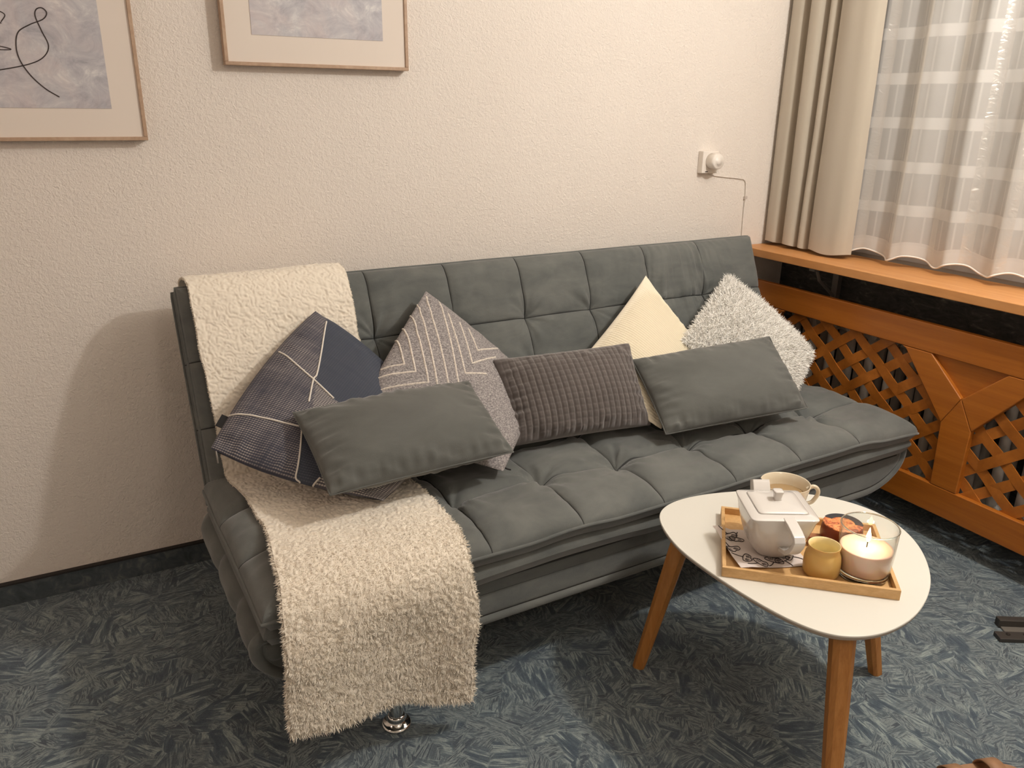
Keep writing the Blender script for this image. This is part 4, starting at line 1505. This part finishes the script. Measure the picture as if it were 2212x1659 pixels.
# ------------------------------------------------------------------ candles on the tray
GC = (1.3020, .9022, ZT)
r = thing('candle_jar', 'lit pink candle in a tall clear glass at the tray corner', 'candle', GC)
b = MB()
b.lathe([(0, 0), (.045, 0), (.048, .003), (.0498, .010), (.0540, .060), (.0555, .112), (.0550, .1135), (.0535, .1135), (.0528, .112), (.0520, .070), (.0495, .020), (.0470, .0145), (0, .0140)], GC, 72)
b.build('glass', GLASS, r, recalc=True)
b = MB()
b.lathe([(.0530, .1125), (.0545, .1112), (.0560, .1125), (.0545, .1145), (.0530, .1125)], GC, 72)
b.build('rim', REALGLASS, r, recalc=True)
b = MB()
b.lathe([(0, .0004), (.0440, .0004), (.0475, .003), (.0490, .0085), (.0488, .0128), (.0465, .0138), (0, .0138)], GC, 64)
b.build('glass_foot', REALGLASS, r, recalc=True)
b = MB()
b.lathe([(0, .0148), (.0462, .0150), (.0478, .0200), (.0498, .045), (.0508, .0640), (.0503, .0655), (.046, .0648), (.032, .0638), (.012, .0636), (0, .0636)], GC, 64)
b.build('wax', WAX, r, recalc=True)
b = MB(); b.tube([(GC[0], GC[1], GC[2] + .062), (GC[0] + .0006, GC[1], GC[2] + .070), (GC[0] + .001, GC[1], GC[2] + .0775)], .0011, 6)
b.build('wick', WICKM, r)
FZ = GC[2] + .075
b = MB()
b.lathe([(0, 0), (.0028, .003), (.0046, .008), (.0048, .012), (.0038, .018), (.0022, .025), (.0008, .031), (0, .033)], (GC[0] + .001, GC[1], FZ), 20)
b.build('flame', FLAMEM, r)
lamp('candle_glow', 'POINT', (GC[0] + .001, GC[1], FZ + .013), .75, (1.0, .62, .28), .006)

VC = (1.229, .944, ZT)
r = thing('tealight_glass', 'frosted amber votive glass without a flame on the tray', 'candle holder', VC)
b = MB()
b.lathe([(x_ * .95, z_ * .92) for x_, z_ in [(0, 0), (.030, 0), (.035, .003), (.0378, .010), (.0385, .022), (.0380, .040), (.0365, .050), (.0335, .056), (.0320, .060), (.0325, .066), (.0335, .072), (.0330, .0732),
         (.0318, .0722), (.0308, .066), (.0303, .060), (.032, .054), (.0350, .046), (.0362, .030), (.0350, .012), (.030, .006), (0, .005)]], VC, 56)
b.qm[-1] = np.repeat((np.arange(len(b.qm[-1]) // 56) >= 11).astype(int), 56)
b.build('glass', [FROST, FROSTIN], r, recalc=True)
b = MB(); b.lathe([(0, .030), (.0312, .030), (.0325, .028), (.032, .011), (0, .009)], VC, 40); o = b.build('wax', FROSTIN, r, recalc=True); o['label'] = 'pale wax filling'

JC = (1.352, 1.002, ZT)
r = thing('amber_jar', 'small dark amber glass jar with a round orange label', 'jar', JC)
b = MB()
b.lathe([(0, 0), (.034, 0), (.039, .003), (.0425, .012), (.0435, .030), (.0425, .044), (.0405, .052), (.039, .054), (0, .054)], JC, 56)
b.build('glass', DARKWAX, r, recalc=True)
b = MB(); b.lathe([(.0395, .0535), (.0405, .055), (.0395, .0565), (.030, .0570), (.0, .0572)], JC, 56); lb = b.build('lid_label', LABELO, r); lb['label'] = 'orange printed lid'
b = MB()
aa = np.linspace(-.9, 1.9, 40)
Rr = np.stack([np.stack([JC[0] + r0 * np.cos(aa), JC[1] + r0 * np.sin(aa), np.full(40, ZT + .0576)], -1) for r0 in (.024, .0405)])
b.grid(Rr); sub(b, 'label_band', LABELK, lb)
b = MB(); b.box((JC[0] - .046, JC[1] + .028, ZT + .012), (.030, .018, .024), ax=((.8, -.6, 0), (.6, .8, 0), (0, 0, 1)))
o = b.build('wooden_lid_tab', wood('tab_wood', lin(150, 96, 60), lin(164, 108, 70), lin(176, 120, 82)), r, smooth=False, bevel=.001)

# ------------------------------------------------------------------ things cut by the frame at the right
r = thing('drawer_runner', 'black metal runner fitting lying on the carpet at right edge', 'metal fitting', (2.08, .93, 0))
ax_ = np.array([.86, -.51, 0]); ay_ = np.array([.51, .86, 0])
o0 = np.array([1.985, .955, 0.0])
b = MB()
b.box(o0 + ax_ * .075 + ay_ * .0 + E3 * .006, (.15, .034, .012), (ax_, ay_, E3)); b.build('rail', DARKMETAL, r, smooth=False, bevel=.002)
b = MB()
b.box(o0 + ax_ * .10 + ay_ * .058 + E3 * .012, (.14, .022, .024), (ax_, ay_, E3)); b.build('channel', DARKMETAL, r, smooth=False, bevel=.002)
b = MB()
b.box(o0 + ax_ * .11 + ay_ * .031 + E3 * .003, (.15, .034, .004), (ax_, ay_, E3)); b.build('plate', STEEL, r, smooth=False, bevel=.001)
for k_ in (.03, .075, .12):
    b = MB(); b.lathe([(.0055, .0), (.0055, .0018), (0, .0018)], o0 + ax_ * k_ + ay_ * .003 + E3 * .012, 14); b.build('screw_hole', WICKM, r)

r = thing('sandal', 'tan leather strap sandal cut off by the lower right corner', 'sandal', (1.50, .64, 0))
sx = np.array([.95, -.312, 0]); sy = np.array([.312, .95, 0])
so = np.array([1.365, .738, 0])
b = MB()
ts_ = np.linspace(0, 2 * PI, 60, endpoint=False)
soleo = [so + sx * (.115 + .115 * math.cos(a_)) + sy * (.036 * math.sin(a_) * (1 + .12 * math.cos(a_)) - .02) for a_ in ts_]
b.prism(soleo, (0, 0, .014)); b.build('sole', TAN, r, smooth=False, recalc=True, bevel=.002)
for kx, hh in ((.075, .032), (.160, .037)):
    b = MB()
    aa = np.linspace(0, PI, 24)
    rows = []
    for a_ in aa:
        cpt = so + sx * kx + sy * (-.02 + .039 * math.cos(a_)) + E3 * (.006 + hh * math.sin(a_))
        nrm = sy * math.cos(a_) + E3 * math.sin(a_)
        rows.append([cpt - sx * .017, cpt + sx * .017, cpt + sx * .017 - nrm * .0025, cpt - sx * .017 - nrm * .0025])
    rows = np.array(rows)
    b.grid(rows, cv=True); b.build('strap', TAN, r, recalc=True)

# lamp bulbs are physical lamps of the room
for o in list(bpy.data.objects):
    if o.type == 'LIGHT':
        continue
    if '_loc' in o:
        del o['_loc']
